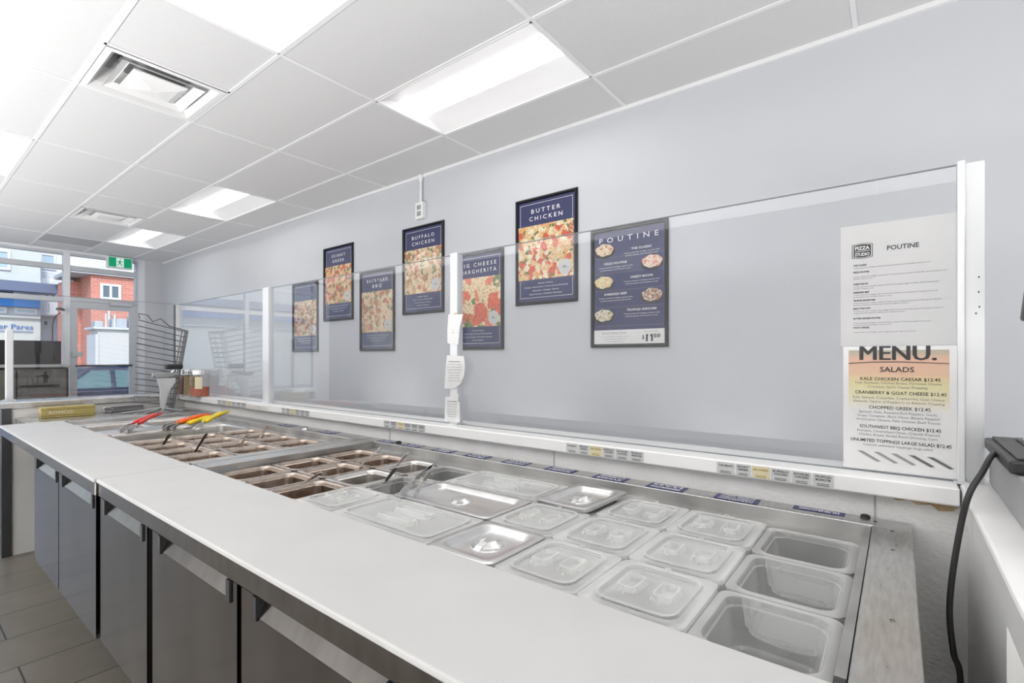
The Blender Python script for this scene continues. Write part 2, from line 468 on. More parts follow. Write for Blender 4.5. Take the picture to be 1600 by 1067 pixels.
# ceiling fittings
def troffer(i, j, label):
    x0,x1,y0,y1 = gx[i]+.012, gx[i+1]-.012, gy[j]+.012, gy[j+1]-.012
    xc, yc = (x0+x1)/2, (y0+y1)/2
    t = thing('ceiling_light', (xc,yc,ZT), label, 'ceiling light', 'recessed ceiling lights')
    r = MB()
    hw = (x1-x0)/2; ns = 10; lw = .105
    for s_ in (-1,1):                                  # two curved side reflectors
        pr = []
        for k in range(ns+1):
            q = k/ns
            pr.append((xc + s_*(hw - (hw-lw)*q), ZT + .062*math.sin(q*math.pi*.5)))
        for k in range(ns):
            a, b = pr[k], pr[k+1]
            r.quad((a[0],y0,a[1]),(a[0],y1,a[1]),(b[0],y1,b[1]),(b[0],y0,b[1]))
    prof_ = [(xc - (hw-(hw-lw)*k/ns), ZT+.062*math.sin(k/ns*math.pi*.5)) for k in range(ns+1)]
    prof_ += [(2*xc-a_, b_) for a_, b_ in prof_[::-1]]
    for y in (y0, y1): r.add([(a_,y,b_) for a_,b_ in prof_], [tuple(range(len(prof_)))])
    r.box(x0-.004, x1+.004, y0-.004, y1+.004, ZT+.09, ZT+.12)
    r.build('reflector', M['reflector'], t, smooth=40, recalc=False)
    fm = MB(); e = .006
    fm.box(x0-e,x0+.004,y0-e,y1+e,ZT-.003,ZT+.02); fm.box(x1-.004,x1+e,y0-e,y1+e,ZT-.003,ZT+.02)
    fm.box(x0-e,x1+e,y0-e,y0+.004,ZT-.003,ZT+.02); fm.box(x0-e,x1+e,y1-.004,y1+e,ZT-.003,ZT+.02)
    fm.build('frame', M['tee'], t)
    ln = MB(); prof = [(-lw,.062),(-lw*.85,.046),(-lw*.4,.036),(0,.034),(lw*.4,.036),(lw*.85,.046),(lw,.062)]
    for a, b in zip(prof, prof[1:]):
        ln.quad((xc+a[0],y0+.012,ZT+a[1]),(xc+b[0],y0+.012,ZT+b[1]),(xc+b[0],y1-.012,ZT+b[1]),(xc+a[0],y1-.012,ZT+a[1]))
    for y in (y0+.012, y1-.012):
        ln.add([(xc+a,y,ZT+b) for a,b in prof], [tuple(range(len(prof)))])
    ln.build('lens', M['lens'], t, recalc=False)
    return t
TL = {(6,4):'large lit ceiling light cut by the top edge of the photo, nearest the left',
      (8,4):'large lit ceiling light nearest the grey wall, above the framed posters',
      (8,7):'lit ceiling light near the grey wall, middle one of its row toward the storefront',
      (8,9):'farthest small lit ceiling light near the grey wall, close to the storefront',
      (5,7):'ceiling light at the left edge of the photo, partly in frame',
      (3,4):'added unseen ceiling light over the kitchen aisle, left of the frame',  # from here on: unseen lights added to brighten the room
      (6,2):'added unseen ceiling light above the camera over the right end of the near prep table',  # set here to brighten the gap at the table's right end
      (3,1):'added unseen ceiling light behind the camera over the kitchen side',
      (3,9):'added unseen ceiling light near the storefront, left of the frame'}
for k in sorted(TROF): troffer(*k, TL[k])
def rect_loop(xc,yc,zz,a): return [(xc-a,yc-a,zz),(xc+a,yc-a,zz),(xc+a,yc+a,zz),(xc-a,yc+a,zz)]
def diffuser(i, j, label):
    xc, yc = (gx[i]+gx[i+1])/2, gy[j+1]-.3065
    t = thing('ceiling_vent', (xc,yc,ZT), label, 'air vent', 'square ceiling air vents')
    MB().loft([rect_loop(xc,yc,ZT-.004,.293),rect_loop(xc,yc,ZT-.006,.262),rect_loop(xc,yc,ZT+.03,.235),rect_loop(xc,yc,ZT+.12,.20)]).build('frame', M['white_metal'], t, recalc=False)
    MB().box(xc-.28,xc+.28,yc-.28,yc+.28,ZT+.12,ZT+.14).build('backing', M['grille'], t)
    for a, zz in ((.205,-.004),):
        MB().loft([rect_loop(xc,yc,ZT+zz,a),rect_loop(xc,yc,ZT+zz+.003,a),rect_loop(xc,yc,ZT+zz+.030,a-.045),rect_loop(xc,yc,ZT+zz+.026,a-.045)]).build('louvre', M['white_metal'], t, recalc=False)
    MB().loft([rect_loop(xc,yc,ZT+.010,.135),rect_loop(xc,yc,ZT+.004,.135),rect_loop(xc,yc,ZT-.012,.10),rect_loop(xc,yc,ZT-.02,.02)], 0, True, True).build('core_panel', M['white_metal'], t)
    d = MB(); d.lathe((xc,yc,ZT+.098), [(.175,0),(.175,.012)], 32, 0, True, True)
    for k in range(13):
        q = -.156+.026*k; hh = math.sqrt(max(.0004,.172**2-q*q))
        d.box(xc-hh, xc+hh, yc+q-.003, yc+q+.003, ZT+.090, ZT+.098, 1)
    d.build('duct_grille', [M['duct'], M['grille']], t)
    return t
diffuser(6,5,'large square ceiling vent with stepped louvres, nearer the camera at upper left')
diffuser(7,8,'small square ceiling vent far off toward the storefront')
x0,x1,y0 = gx[7], gx[8], gy[10]
t = thing('return_grille', ((x0+x1)/2, y0+.306, ZT), 'flat grey return air grille in the ceiling just before the storefront', 'air grille')
g = MB().box(x0+.012, x1-.012, y0+.012, y0+.6, ZT+.001, ZT+.02)
g.build('panel', M['grille'], t)
g = MB()
for k in range(22): g.box(x0+.03, x1-.03, y0+.04+k*.025, y0+.05+k*.025, ZT-.003, ZT+.001)
g.build('slat_set', M['grille'], t)

# ------------------------------------------------------------------ storefront
F = M['alu_frame']; Y0, Y1 = YS-.05, YS+.05
def win(n, x0, x1, z0, z1, fr=.035, m=None):
    f = MB()
    f.box(x0,x0+fr,Y0,Y1,z0,z1).box(x1-fr,x1,Y0,Y1,z0,z1).box(x0+fr,x1-fr,Y0,Y1,z0,z0+fr).box(x0+fr,x1-fr,Y0,Y1,z1-fr,z1)
    o = struct(f.build('window_%d' % n, m or F))
    g_ = MB().box(x0+fr-.002, x1-fr+.002, YS-.006, YS+.006, z0+fr-.002, z1-fr+.002)
    g_.build('pane', M['window_glass'], o)
    return o
MX = [-2.6, -1.2, .25, 1.735]
n = 1
rows = [(.12, z(.885)), (z(.885), z(1.375)), (z(1.375), z(1.60))]
for a, b in zip(MX, MX[1:]):
    for r0, r1 in rows: win(n, a, b, r0, r1); n += 1
win(n, 1.735, 2.63, rows[1][0]+.01, rows[1][1]); n += 1
win(n, 1.735, 2.63, *rows[2]); n += 1
struct(MB().box(-2.6, 1.735, Y0-.03, Y1+.02, 0, .12).build('trim_3', F))
struct(MB().box(XL, -2.6, Y0, Y1, 0, ZT).build('wall_front_left', M['wall']))
struct(MB().box(XL, 2.72, Y0, Y1, z(1.60), ZT+.05).build('trim_4', M['white_frame']))
struct(MB().box(2.63, 2.72, Y0-.01, Y1, 0, z(1.60)).build('trim_5', M['white_frame']))
struct(MB().box(1.70, 1.775, Y0-.012, Y0, 0, z(1.60)).build('trim_6', M['white_frame']))
# door
d = MB(); dz1 = z(.865); dx0, dx1 = 1.775, 2.60
d.box(dx0,dx0+.085,Y0,Y1-.05,.01,dz1).box(dx1-.085,dx1,Y0,Y1-.05,.01,dz1).box(dx0+.085,dx1-.085,Y0,Y1-.05,dz1-.105,dz1).box(dx0+.085,dx1-.085,Y0,Y1-.05,.01,.26)
door = struct(d.build('door_1', F))
struct(MB().box(1.735, 2.63, Y0-.01, Y1, dz1+.003, dz1+.055).build('trim_7', F))
struct(MB().box(1.735, 1.773, Y0, Y1, 0, dz1).build('trim_8', F)); struct(MB().box(2.602, 2.63, Y0, Y1, 0, dz1).build('trim_9', F))
MB().box(dx0+.083,dx1-.083,YS-.02,YS-.012,.258,dz1-.103).build('pane', M['window_glass'], door)
MB().box(dx0+.06,dx1-.06,Y0-.055,Y0-.035,z(-.135),z(-.105)).box(dx0+.06,dx0+.08,Y0-.04,Y0,z(-.13),z(-.11)).box(dx1-.08,dx1-.06,Y0-.04,Y0,z(-.13),z(-.11)).build('push_bar', M['dark_metal'], door)
MB().box(dx0+.02,dx0+.14,Y0-.05,Y0,z(.02),z(.10)).build('latch', M['alu_frame'], door, bevel=.006)
MB().box(dx0+.48,dx0+.76,Y0-.06,Y0,dz1-.03,dz1+.03).build('door_closer', M['alu_frame'], door, bevel=.008)
# exit sign
t = thing('exit_sign', (2.37,9.88,z(1.43)), 'green and white running man exit sign fixed high above the door', 'exit sign')
MB().box(2.205,2.535,9.84,9.925,z(1.435),z(1.622)).build('housing', M['white_metal'], t, bevel=.006)
s = MB(); fE = lambda u,v,d_: (2.207+u*1.13, 9.839-d_, z(1.436)+v*.97)
s.prism([(.015,.018),(.275,.018),(.275,.172),(.015,.172)], fE, 0, .001, 0)
s.prism([(.10,.022),(.185,.022),(.185,.168),(.10,.168)], fE, .001, .002, 1)
man = [[(.150,.138),(.158,.146),(.152,.156),(.142,.154),(.139,.145),(.143,.138)],
       [(.128,.128),(.150,.130),(.146,.088),(.130,.092)],
       [(.148,.128),(.170,.112),(.174,.096),(.167,.094),(.162,.106),(.146,.112)],
       [(.130,.126),(.112,.112),(.112,.092),(.119,.092),(.120,.106),(.134,.116)],
       [(.136,.096),(.148,.092),(.164,.070),(.166,.040),(.157,.040),(.154,.064),(.138,.078)],
       [(.130,.096),(.140,.088),(.132,.062),(.112,.044),(.106,.052),(.123,.068)]]
for p in man: s.prism(p, fE, .002, .003, 0)
s.build('pictogram', [M['green_sign'], M['white_sign']], t)

# ------------------------------------------------------------------ waste station seen through the end glass
t = thing('waste_station', (1.08,8.9,0), 'black waste bin cabinet with a litter pictogram standing in front of the storefront', 'waste bin')
MB().box(.62,1.545,8.72,9.25,.04,z(-.125)).build('cabinet', M['bin'], t, bevel=.006)
MB().box(.60,1.56,8.69,9.25,z(-.12),z(-.085)).build('tray_top', M['grey_box'], t, bevel=.006)
MB().box(.64,1.545,9.16,9.22,z(-.085),z(.235)).build('back_board', M['bin'], t, bevel=.004)
dr = MB().box(1.06,1.52,8.705,8.72,.12,z(-.15)).build('door', M['bin_front'], t)
dr2 = MB().box(.65,1.04,8.705,8.72,.12,z(-.15)).build('door', M['bin_front'], t)
fB = lambda u,v,d_: (u, 8.704-d_, z(v))
k = MB()
k.box(1.07,1.45,8.698,8.704,z(-.375),z(-.345))
k.build('slot', M['black_gap'], dr)
k = MB()
k.prism([(1.315+.016*math.cos(a),-.195+.016*math.sin(a)) for a in [i*math.pi/5 for i in range(10)]], fB, 0, .001)
k.prism([(1.295,-.215),(1.335,-.215),(1.34,-.265),(1.33,-.325),(1.317,-.325),(1.317,-.275),(1.31,-.325),(1.297,-.325),(1.293,-.265)], fB, 0, .001)
k.prism([(1.297,-.217),(1.297,-.235),(1.245,-.243),(1.225,-.236),(1.225,-.227),(1.247,-.231)], fB, 0, .001)
k.prism([(1.335,-.217),(1.352,-.262),(1.346,-.28),(1.332,-.235)], fB, 0, .001)
k.prism([(1.185,-.255),(1.192,-.255),(1.208,-.33),(1.232,-.33),(1.238,-.255),(1.245,-.255),(1.238,-.338),(1.202,-.338)], fB, 0, .001)
k.build('litter_pictogram', M['black_gap'], dr)
# security camera on the mullion
t = thing('security_camera', (1.70,9.82,z(.70)), 'small black security camera with a dangling cord on the storefront mullion', 'camera')
MB().tube([(1.69,9.86,z(.72)),(1.64,9.80,z(.735)),(1.60,9.74,z(.72))], .02, 10).build('camera_body', M['dark_grey'], t, smooth=40)
MB().box(1.675,1.715,9.85,9.914,z(.66),z(.76)).build('mount', M['white_metal'], t)
MB().tube([(1.66,9.88,z(.68)),(1.60,9.89,z(.62)),(1.575,9.895,z(.50)),(1.57,9.90,z(.2)),(1.565,9.90,z(-.06))], .007, 6).build('cord', M['black'], t, smooth=60)

# ================================================================== HALF WALLS AND LEDGE
LB, LT = z(-.337), z(-.295)
struct(MB().box(1.542,1.68,-.125,4.80,0,LB-.001).build('wall_counter', M['panel']))
struct(MB().box(.535,1.542,4.63,4.80,0,LB).build('wall_end', M['white_wall']))
struct(MB().box(1.02,1.68,-.30,-.125,0,z(-.36)).build('wall_return', M['ledge']))
o = MB().box(.487,.534,4.615,4.82,0,LB).build('trim_10', M['dark_metal']); struct(o)
o = MB().box(1.540,1.542,.045,.049,.3,LB).box(1.540,1.542,1.006,1.010,.3,LB).box(1.540,1.542,1.967,1.971,.3,LB).box(1.540,1.542,3.9,3.904,.3,LB).build('trim_11', M['grille']); struct(o)
t = thing('counter_ledge', (1.6,2.4,LB), 'long white ledge carrying the glass sneeze guard behind the prep tables', 'ledge')
lg = MB().box(1.50,1.70,-.109,4.96,LB,LT)
lg.build('ledge_top', M['ledge'], t, bevel=.004)
MB().box(.47,1.498,4.62,4.96,LB,LT).build('end_ledge_top', M['steel_plain'], t, bevel=.004)
MB().box(1.4985,1.5005,3.12,3.42,LB+.001,LB+.03).build('worn_edge', M['ledge_worn'], t)
fL = lambda u,v,d_: (1.4995-d_, u, v)          # faces the kitchen; u is world Y, mirrored when used
fK = lambda y0_: (lambda u,v,d_: (1.4994-d_, y0_-u, v))
TAGS = [('THE BEAST',None),('SKINNY','GREEK'),('BIG CHEESE',None),('BUFFALO','CHICKEN'),('BACKYARD BBQ','CHICKEN'),('TRUFFLED','MUSHROOM')]
GY = [[.417,.365,.323,.275,.225,.177,.128],[.929,.879,.834,.785,.738,.688,.638],
      [1.96,1.91,1.86,1.81,1.76,1.712,1.664],[2.95,2.895,2.845,2.79,2.735,2.68,2.63],[3.874,3.80,3.72,3.645,3.57,3.495,3.418]]
for gi, ys in enumerate(GY):
    for k in range(6):
        y0_, y1_ = ys[k], ys[k+1]+.003; wd = y0_-y1_
        fn = fK(y0_); b = MB()
        b.prism([(0,LB+.005),(wd,LB+.005),(wd,LT-.005),(0,LT-.005)], fn, 0, .0006)
        lab = b.build('topping_tag', M['yellow_label'] if k == 2 else M['white'], t)
        tx = MB(); a, c_ = TAGS[k]
        if c_:
            text(tx, a, fn, wd/2, LT-.0145, .0055, min(wd*.8,.006*len(a)), bold=.02, d=.0011)
            text(tx, c_, fn, wd/2, LT-.0225, .0055, min(wd*.7,.006*len(c_)), bold=.02, d=.0011)
        else:
            text(tx, a, fn, wd/2, LT-.017, .0055, wd*.8, bold=.02, d=.0011)
        for r_ in range(2):
            tx.prism([(wd*.2,LB+.012-.004*r_),(wd*.8,LB+.012-.004*r_),(wd*.8,LB+.0105-.004*r_),(wd*.2,LB+.0105-.004*r_)], fn, .0006, .001)
        tx.build('lettering', M['ochre_ink'] if k == 2 else M['ink'], lab)
# return slab on the right
t = thing('return_slab', (1.2,-.3,z(-.36)), 'thick white slab worktop at the right edge under the black keypad', 'worktop')
MB().box(.60,1.70,-.62,-.1125,z(-.36),LT).build('slab', M['ledge'], t, bevel=.006)
sb = MB(); fQ = lambda u,v,d_: (1.5415-d_, u, v)
sb.prism([(.02,LB-.002),(.005,LB-.012),(-.02,LB-.008),(-.035,LB-.016),(-.06,LB-.012),(-.075,LB-.024),(-.10,LB-.020),(-.112,LB-.002)], fQ, 0, .004)
tag(sb.build('sealant_stain', M['rust'], loc=(1.54,-.05,LB-.02)), 'rusty orange sealant under the right end of the white ledge', 'sealant')

# ================================================================== SNEEZE GUARD
GT = z(.460); GX0, GX1 = 1.582, 1.590
def pane(x0,x1,y0,y1,label):
    t = thing('sneeze_guard', ((x0+x1)/2,(y0+y1)/2,LT), label, 'glass panel', 'sneeze guard glass')
    MB().box(x0,x1,y0,y1,LT+.002,GT).build('pane', M['glass'], t)
    e = MB()
    if x1-x0 < y1-y0:
        e.box(x0+.0005,x1-.0005,y0,y1,GT,GT+.0025); e.box(x0-.001,x1+.001,y0,y1,LT,LT+.002)
    else:
        e.box(x0,x1,y0+.0005,y1-.0005,GT,GT+.0025); e.box(x0,x1,y0-.001,y1+.001,LT,LT+.002)
    e.build('polished_edge', M['glass_edge'], t)
pane(GX0,GX1,-.108,1.532,'long glass sneeze guard panel at right, holding the two menu sheets')
pane(GX0,GX1,1.578,3.252,'middle glass sneeze guard panel in front of four framed posters')
pane(GX0,GX1,3.335,4.885,'far glass sneeze guard panel behind the spice jars')
pane(.575,1.56,4.886,4.894,'end glass sneeze guard panel facing the storefront')
def post(x0,x1,y0,y1,z1,label,mm,groove=None):
    t = thing('glass_post', ((x0+x1)/2,(y0+y1)/2,LT), label, 'post', 'sneeze guard posts')
    MB().box(x0,x1,y0,y1,LT,z1).build('channel', mm, t, bevel=.003)
    MB().box(x0-.012,x1+.012,y0-.006,y1+.006,LT,LT+.004).build('foot_plate', mm, t)
    return t
post(1.565,1.603,1.533,1.577,z(.466),'pale aluminium post with paper slips taped to it',M['white_alu'])
post(1.565,1.603,3.253,3.334,z(.466),'pale aluminium post between the far and the middle glass panels',M['white_alu'])
t = post(1.562,1.602,4.886,4.945,z(.456),'grey corner post behind the wire rack',M['aluminium'])
MB().box(1.558,1.562,4.889,4.906,LT,z(.455)).box(1.558,1.562,4.916,4.934,LT,z(.455)).build('groove', M['dark_metal'], t)
post(.535,.572,4.87,4.92,z(.197),'short pale post at the left end of the end ledge',M['white_alu'])
t = post(1.570,1.602,-.124,-.109,z(.466),'narrow end channel of the glass at the right',M['white_alu'])
pl = thing('end_plate', (1.60,-.14,LT), 'tall satin metal end plate right of the menu sheets', 'plate')
MB().box(1.588,1.598,-.158,-.125,LT,z(.462)).build('plate', M['aluminium'], pl)
hb = MB()
for zz, yy in ((.15,-.149),(.10,-.150),(.185,-.147)):
    hb.lathe((0,0,0), [(.0,0),(.002,0)], 8)
hb = MB()
for zz, yy in ((.155,-.1475),(.12,-.149),(.19,-.148),(.105,-.143)):
    hb.box(1.5868,1.588,yy-.0012,yy+.0012,z(zz)-.002,z(zz)+.002)
hb.build('screw_hole', M['black_gap'], pl)

# ================================================================== WALL POSTERS
def fWall(yl, zb, x=WX):                       # u to the right as seen from the room
    return lambda u,v,d_: (x-d_, yl-u, zb+v)
def frame_mesh(fn, W_, H_, b, d_):
    m_ = MB()
    def ring(ins, dep): return [fn(ins,ins,dep), fn(W_-ins,ins,dep), fn(W_-ins,H_-ins,dep), fn(ins,H_-ins,dep)]
    m_.loft([ring(0,0),ring(0,d_*.6),ring(b*.35,d_),ring(b*.7,d_*.9),ring(b,d_*.5),ring(b,.003)])
    return m_
CH = [(0,(.66,.40,.18)),(0,(.80,.60,.34)),(0,(.70,.36,.13)),(0,(.60,.10,.05)),(0,(.82,.70,.48)),(0,(.14,.18,.06))]
MG = [(0,(.72,.50,.28)),(0,(.84,.70,.48)),(0,(.70,.14,.07)),(0,(.74,.22,.12)),(0,(.17,.22,.08))]
BF = [(0,(.66,.44,.24)),(0,(.78,.62,.42)),(0,(.62,.36,.18)),(0,(.52,.17,.09)),(0,(.78,.64,.44)),(0,(.22,.23,.11))]
def poster(yl, zb, title, lines, pal, seed, label, fscale=30, strength=.5, W_=.54, H_=.79):
    fn = fWall(yl, zb)
    t = thing('framed_poster', (WX, yl-W_/2, zb), label, 'poster', 'framed menu posters on the grey wall')
    frame_mesh(fn, W_, H_, .022, .022).build('frame', M['frame'], t, recalc=True)
    pr = MB(); b = .02
    nv = navy('navy_print_%d' % seed, seed, strength); fd = food('pizza_print_%d' % seed, pal, fscale, seed, strength)
    pr.quad(fn(b,b,.004),fn(W_-b,b,.004),fn(W_-b,H_-b,.004),fn(b,H_-b,.004),0)
    i0, i1, p0, p1 = .042, W_-.042, .185, .585
    pr.quad(fn(b,p0,.0046),fn(i1+.008,p0,.0046),fn(i1+.008,p1,.0046),fn(b,p1,.0046),1)
    for (u0,u1,v0,v1) in ((i0,i1,H_-.046,H_-.0435),(i1-.0012,i1+.0012,p1+.005,H_-.0435),(i0-.0012,i0+.0012,p1+.005,H_-.0435),(i1-.0012,i1+.0012,.05,p0-.005),(i0-.0012,i0+.0012,.05,p0-.005),(i0,i1,.05,.0525)):
        pr.quad(fn(u0,v0,.0047),fn(u1,v0,.0047),fn(u1,v1,.0047),fn(u0,v1,.0047),2)
    pr.build('print', [nv, fd, M['white_ink']], t, recalc=False)
    tx = MB(); v = .675 if len(title) == 2 else .66
    for ln in title:
        text(tx, ln, fn, W_/2, v, .031, min(.39, .0365*len(ln)+.035), bold=.004, spacing=1.5, d=.0054); v -= .054
    v = .150
    for ln in lines:
        text(tx, ln, fn, W_/2, v, .0095, min(.38,.0105*len(ln)), d=.0054); v -= .026
    if tx.f: tx.build('lettering', M['white_ink'], t, recalc=False)
    bd = MB(); c_ = (i1-.062, p0+.068)
    bd.prism([(c_[0]+.055*math.cos(a),c_[1]+.055*math.sin(a)) for a in [2*math.pi*i/28 for i in range(28)]], fn, .0045, .0062, 0)
    text(bd, '14', fn, c_[0]-.006, c_[1]-.010, .020, None, 'C', 1, .01, d=.0066)
    text(bd, '.50', fn, c_[0]+.02, c_[1]-.010, .008, None, 'C', 1, .0, d=.0066)
    bd.build('price_badge', [M['white'], M['ink']], t, recalc=False)
    return t
ZBt, ZBb = z(.395), z(.068)
gen = ['Crushed Tomato | Fresh Mozzarella','Roasted Peppers | Red Onion','Green Onion | Ranch']
poster(2.293, ZBt, ['BUTTER','CHICKEN'], ['Butter Sauce','Cheddar Cheese Sauce | Fresh Cheese Mozzarella','Spinach | Ginger Sauce','Red Onion | Grilled Chicken'], CH, 1, 'butter chicken pizza poster in a black frame, highest and rightmost of the pizza posters', 27, .25)
poster(2.953, ZBb, ['BIG CHEESE','MARGHERITA'], ['Tomato Sauce','Basil Oil | Fresh Mozzarella','Roma Tomato | Parmesan Cheese','Fresh Basil'], MG, 2, 'margherita pizza poster in a black frame just right of the glass post', 15, .2)
poster(3.612, ZBt, ['BUFFALO','CHICKEN'], ['Buffalo Sauce','Blue Cheese | Mozzarella','Green Onion | Celery','Grilled Chicken'], BF, 3, 'buffalo chicken pizza poster in a black frame under the wall socket', 28, .5)
poster(4.272, ZBb, ['BACKYARD','BBQ'], gen, BF, 4, 'barbecue pizza poster in a black frame, low and left of the glass post', 28, .6)
poster(4.932, ZBt, ['SKINNY','GREEK'], gen, CH, 5, 'glare streaked pizza poster in a black frame, upper one at the far left', 30, .9)
poster(5.590, ZBb, [], gen, BF, 6, 'washed out pizza poster in a black frame, lowest and farthest left', 30, .9)
# poutine poster
W_, H_ = .535, .79; yl, zb = 1.648, z(.07); fn = fWall(yl, zb)
t = thing('framed_poster', (WX, yl-W_/2, zb), 'poutine menu poster with five dishes in a black frame, rightmost on the wall', 'poster', 'framed menu posters on the grey wall')
frame_mesh(fn, W_, H_, .022, .022).build('frame', M['frame'], t)
pr = MB(); nv = navy('navy_print_9', 9, .55)
pr.quad(fn(.02,.115,.004),fn(W_-.02,.115,.004),fn(W_-.02,H_-.02,.004),fn(.02,H_-.02,.004),0)
wp = mat('white_print', (.80,.80,.79)); film(wp, .3, 9)
pr.quad(fn(.02,.02,.004),fn(W_-.02,.02,.004),fn(W_-.02,.115,.004),fn(.02,.115,.004),1)
for v in (.595,.490,.375,.265,.140): pr.quad(fn(.03,v,.0046),fn(W_-.03,v,.0046),fn(W_-.03,v+.0012,.0046),fn(.03,v+.0012,.0046),2)
pr.build('print', [nv, wp, M['pale_ink']], t, recalc=False)
tx = MB()
text(tx, 'POUTINE', fn, W_/2, .695, .033, .41, bold=.0, spacing=1.9, d=.0054)
DI = [('THE CLASSIC',.628,.36,.10,.645),('PIZZA POUTINE',.548,.18,.43,.535),('CHEEZY BACON',.445,.36,.095,.43),('SHREDDED BEEF',.345,.18,.43,.325),('TRUFFLED SHROOMS',.235,.36,.095,.21)]
for nm, v, uc, du, dv in DI:
    text(tx, nm, fn, uc, v, .014, .0125*len(nm), bold=.01, d=.0054)
    for q, s_ in enumerate(('Crispy seasoned wedges topped with','poutine gravy and cheese curds')):
        text(tx, s_, fn, uc, v-.022-.016*q, .0075, .0062*len(s_)+.03, d=.0054)
tx.build('lettering', M['white_ink'], t, recalc=False)
tx = MB()
text(tx, 'BUILD YOUR OWN', fn, .17, .088, .012, .17, m=1, d=.0054)
for q, s_ in enumerate(('Choose any five wedges, toppings and sauces','of poutine gravy and cheese curds','Additional toppings extra')):
    text(tx, s_, fn, .17, .068-.016*q, .0065, .005*len(s_), m=1, d=.0054)
text(tx, 'ANY POUTINE', fn, .425, .094, .008, .09, m=1, d=.0054)
text(tx, '$', fn, .372, .052, .024, None, m=0, bold=.015, d=.0054); text(tx, '11', fn, .413, .038, .042, .045, m=0, bold=.04, d=.0054); text(tx, '50', fn, .462, .060, .022, .044, m=0, bold=.03, d=.0054)
for q in (.395, .4185): tx.prism([(q,.080),(q+.010,.080),(q+.010,.071),(q,.066)], fn, .0050, .0054)
tx.build('price_lettering', [M['ink'], M['pale_ink']], t, recalc=False)
DP = [[(0,(.70,.50,.30)),(0,(.82,.72,.56)),(0,(.40,.14,.08)),(0,(.85,.78,.66)),(0,(.72,.44,.18))],[(0,(.74,.45,.34)),(0,(.85,.68,.55)),(0,(.66,.22,.16)),(0,(.85,.75,.62))],[(0,(.68,.48,.24)),(0,(.82,.70,.44)),(0,(.60,.40,.20)),(0,(.85,.78,.58))],[(0,(.34,.18,.11)),(0,(.56,.36,.24)),(0,(.20,.09,.05)),(0,(.85,.78,.70)),(0,(.42,.20,.12))],[(0,(.66,.54,.36)),(0,(.82,.76,.62)),(0,(.22,.30,.12)),(0,(.82,.78,.70)),(0,(.40,.28,.16))]]
for (nm, v, uc, du, dv), pal in zip(DI, DP):
    dm = MB(); q = [2*math.pi*i/26 for i in range(26)]
    dm.prism([(du+.075*math.cos(a), dv-.008+.044*math.sin(a)) for a in q], fn, .0047, .0052, 1)
    dm.prism([(du+.066*math.cos(a)*(1+.06*math.sin(5*a)), dv+.004+.040*math.sin(a)*(1+.08*math.cos(7*a))) for a in q], fn, .0052, .0058, 0)
    dm.build('dish_picture', [food('dish_%s' % nm.split()[0].lower(), pal, 130, len(nm), .3), M['black']], t, recalc=False)
# conduit and socket
t = thing('wall_socket', (WX,3.35,z(1.23)), 'white outlet box hanging on a conduit from the ceiling against the grey wall', 'outlet')
MB().tube([(WX-.02,3.35,z(1.37)),(WX-.02,3.35,ZT-.002)], .012, 12).build('conduit', M['white_metal'], t, smooth=60)
MB().tube([(WX-.02,3.35,ZT-.06),(WX-.02,3.35,ZT-.002)], [.013,.028], 12).build('ceiling_cup', M['white_metal'], t, smooth=60)
MB().box(WX-.045,WX,3.30,3.40,z(1.235),z(1.38)).build('outlet_box', M['white_metal'], t, bevel=.005)
MB().box(WX-.048,WX-.045,3.325,3.375,z(1.26),z(1.30)).box(WX-.048,WX-.045,3.325,3.375,z(1.315),z(1.355)).build('socket_face', M['grey_box'], t)

# ================================================================== MENU SHEETS ON THE GLASS
def sheet_fn(yl, zb, x, curl):
    return lambda u,v,d_: (x - curl(u,v) - d_, yl-u, zb+v)
def paper_mesh(fn, W_, H_, nu=12, nv=14, outline=None):
    m_ = MB()
    for dd in (0, .0005):
        vs_ = [fn(W_*i/nu, H_*j/nv, dd) for j in range(nv+1) for i in range(nu+1)]
        m_.add(vs_, [(j*(nu+1)+i, j*(nu+1)+i+1, (j+1)*(nu+1)+i+1, (j+1)*(nu+1)+i) for j in range(nv) for i in range(nu)])
    return m_
PX = GX0-.0015
W_, H_ = .236, .315; yl, zb = .122, z(.032)
cu = lambda u,v: .004*max(0,(.06-v)/.06)**2 + .002*(1-math.cos(u*20))*.2
fn = sheet_fn(yl, zb, PX-.003, cu)
t = thing('menu_sheet', (PX,.0,zb), 'white poutine menu sheet taped high on the glass at right', 'menu sheet')
paper_mesh(fn, W_, H_).build('paper', M['paper'], t, smooth=60, recalc=False)
lo = MB(); c0 = (.047,.247); lw_, lh_ = .044, .034
def badge(s_, bul):
    p = []
    for k in range(9): a=-1+2*k/8; p.append((c0[0]+lw_/2*s_*a, c0[1]-lh_/2*s_-bul*(1-a*a)))
    for k in range(9): a=1-2*k/8; p.append((c0[0]+lw_/2*s_*a, c0[1]+lh_/2*s_+bul*(1-a*a)))
    return p
lo.prism(badge(1,.003), fn, .0006, .0009, 0); lo.prism(badge(.92,.003), fn, .0009, .0011, 1); lo.prism(badge(.84,.003), fn, .0011, .0013, 0)
text(lo, 'PIZZA', fn, c0[0], c0[1]+.003, .009, .031, m=1, bold=.03, d=.0016)
lo.prism([(c0[0]-.016,c0[1]-.0005),(c0[0]+.016,c0[1]+.0003),(c0[0]+.016,c0[1]-.001),(c0[0]-.016,c0[1]-.0018)], fn, .0013, .0016, 1)
text(lo, 'STUDIO', fn, c0[0], c0[1]-.013, .008, .031, m=1, bold=.03, d=.0016)
lo.build('logo', [M['ink'], M['white']], t, recalc=False)
tx = MB()
text(tx, 'POUTINE', fn, .13, .242, .0115, .063, bold=.02, d=.0009)
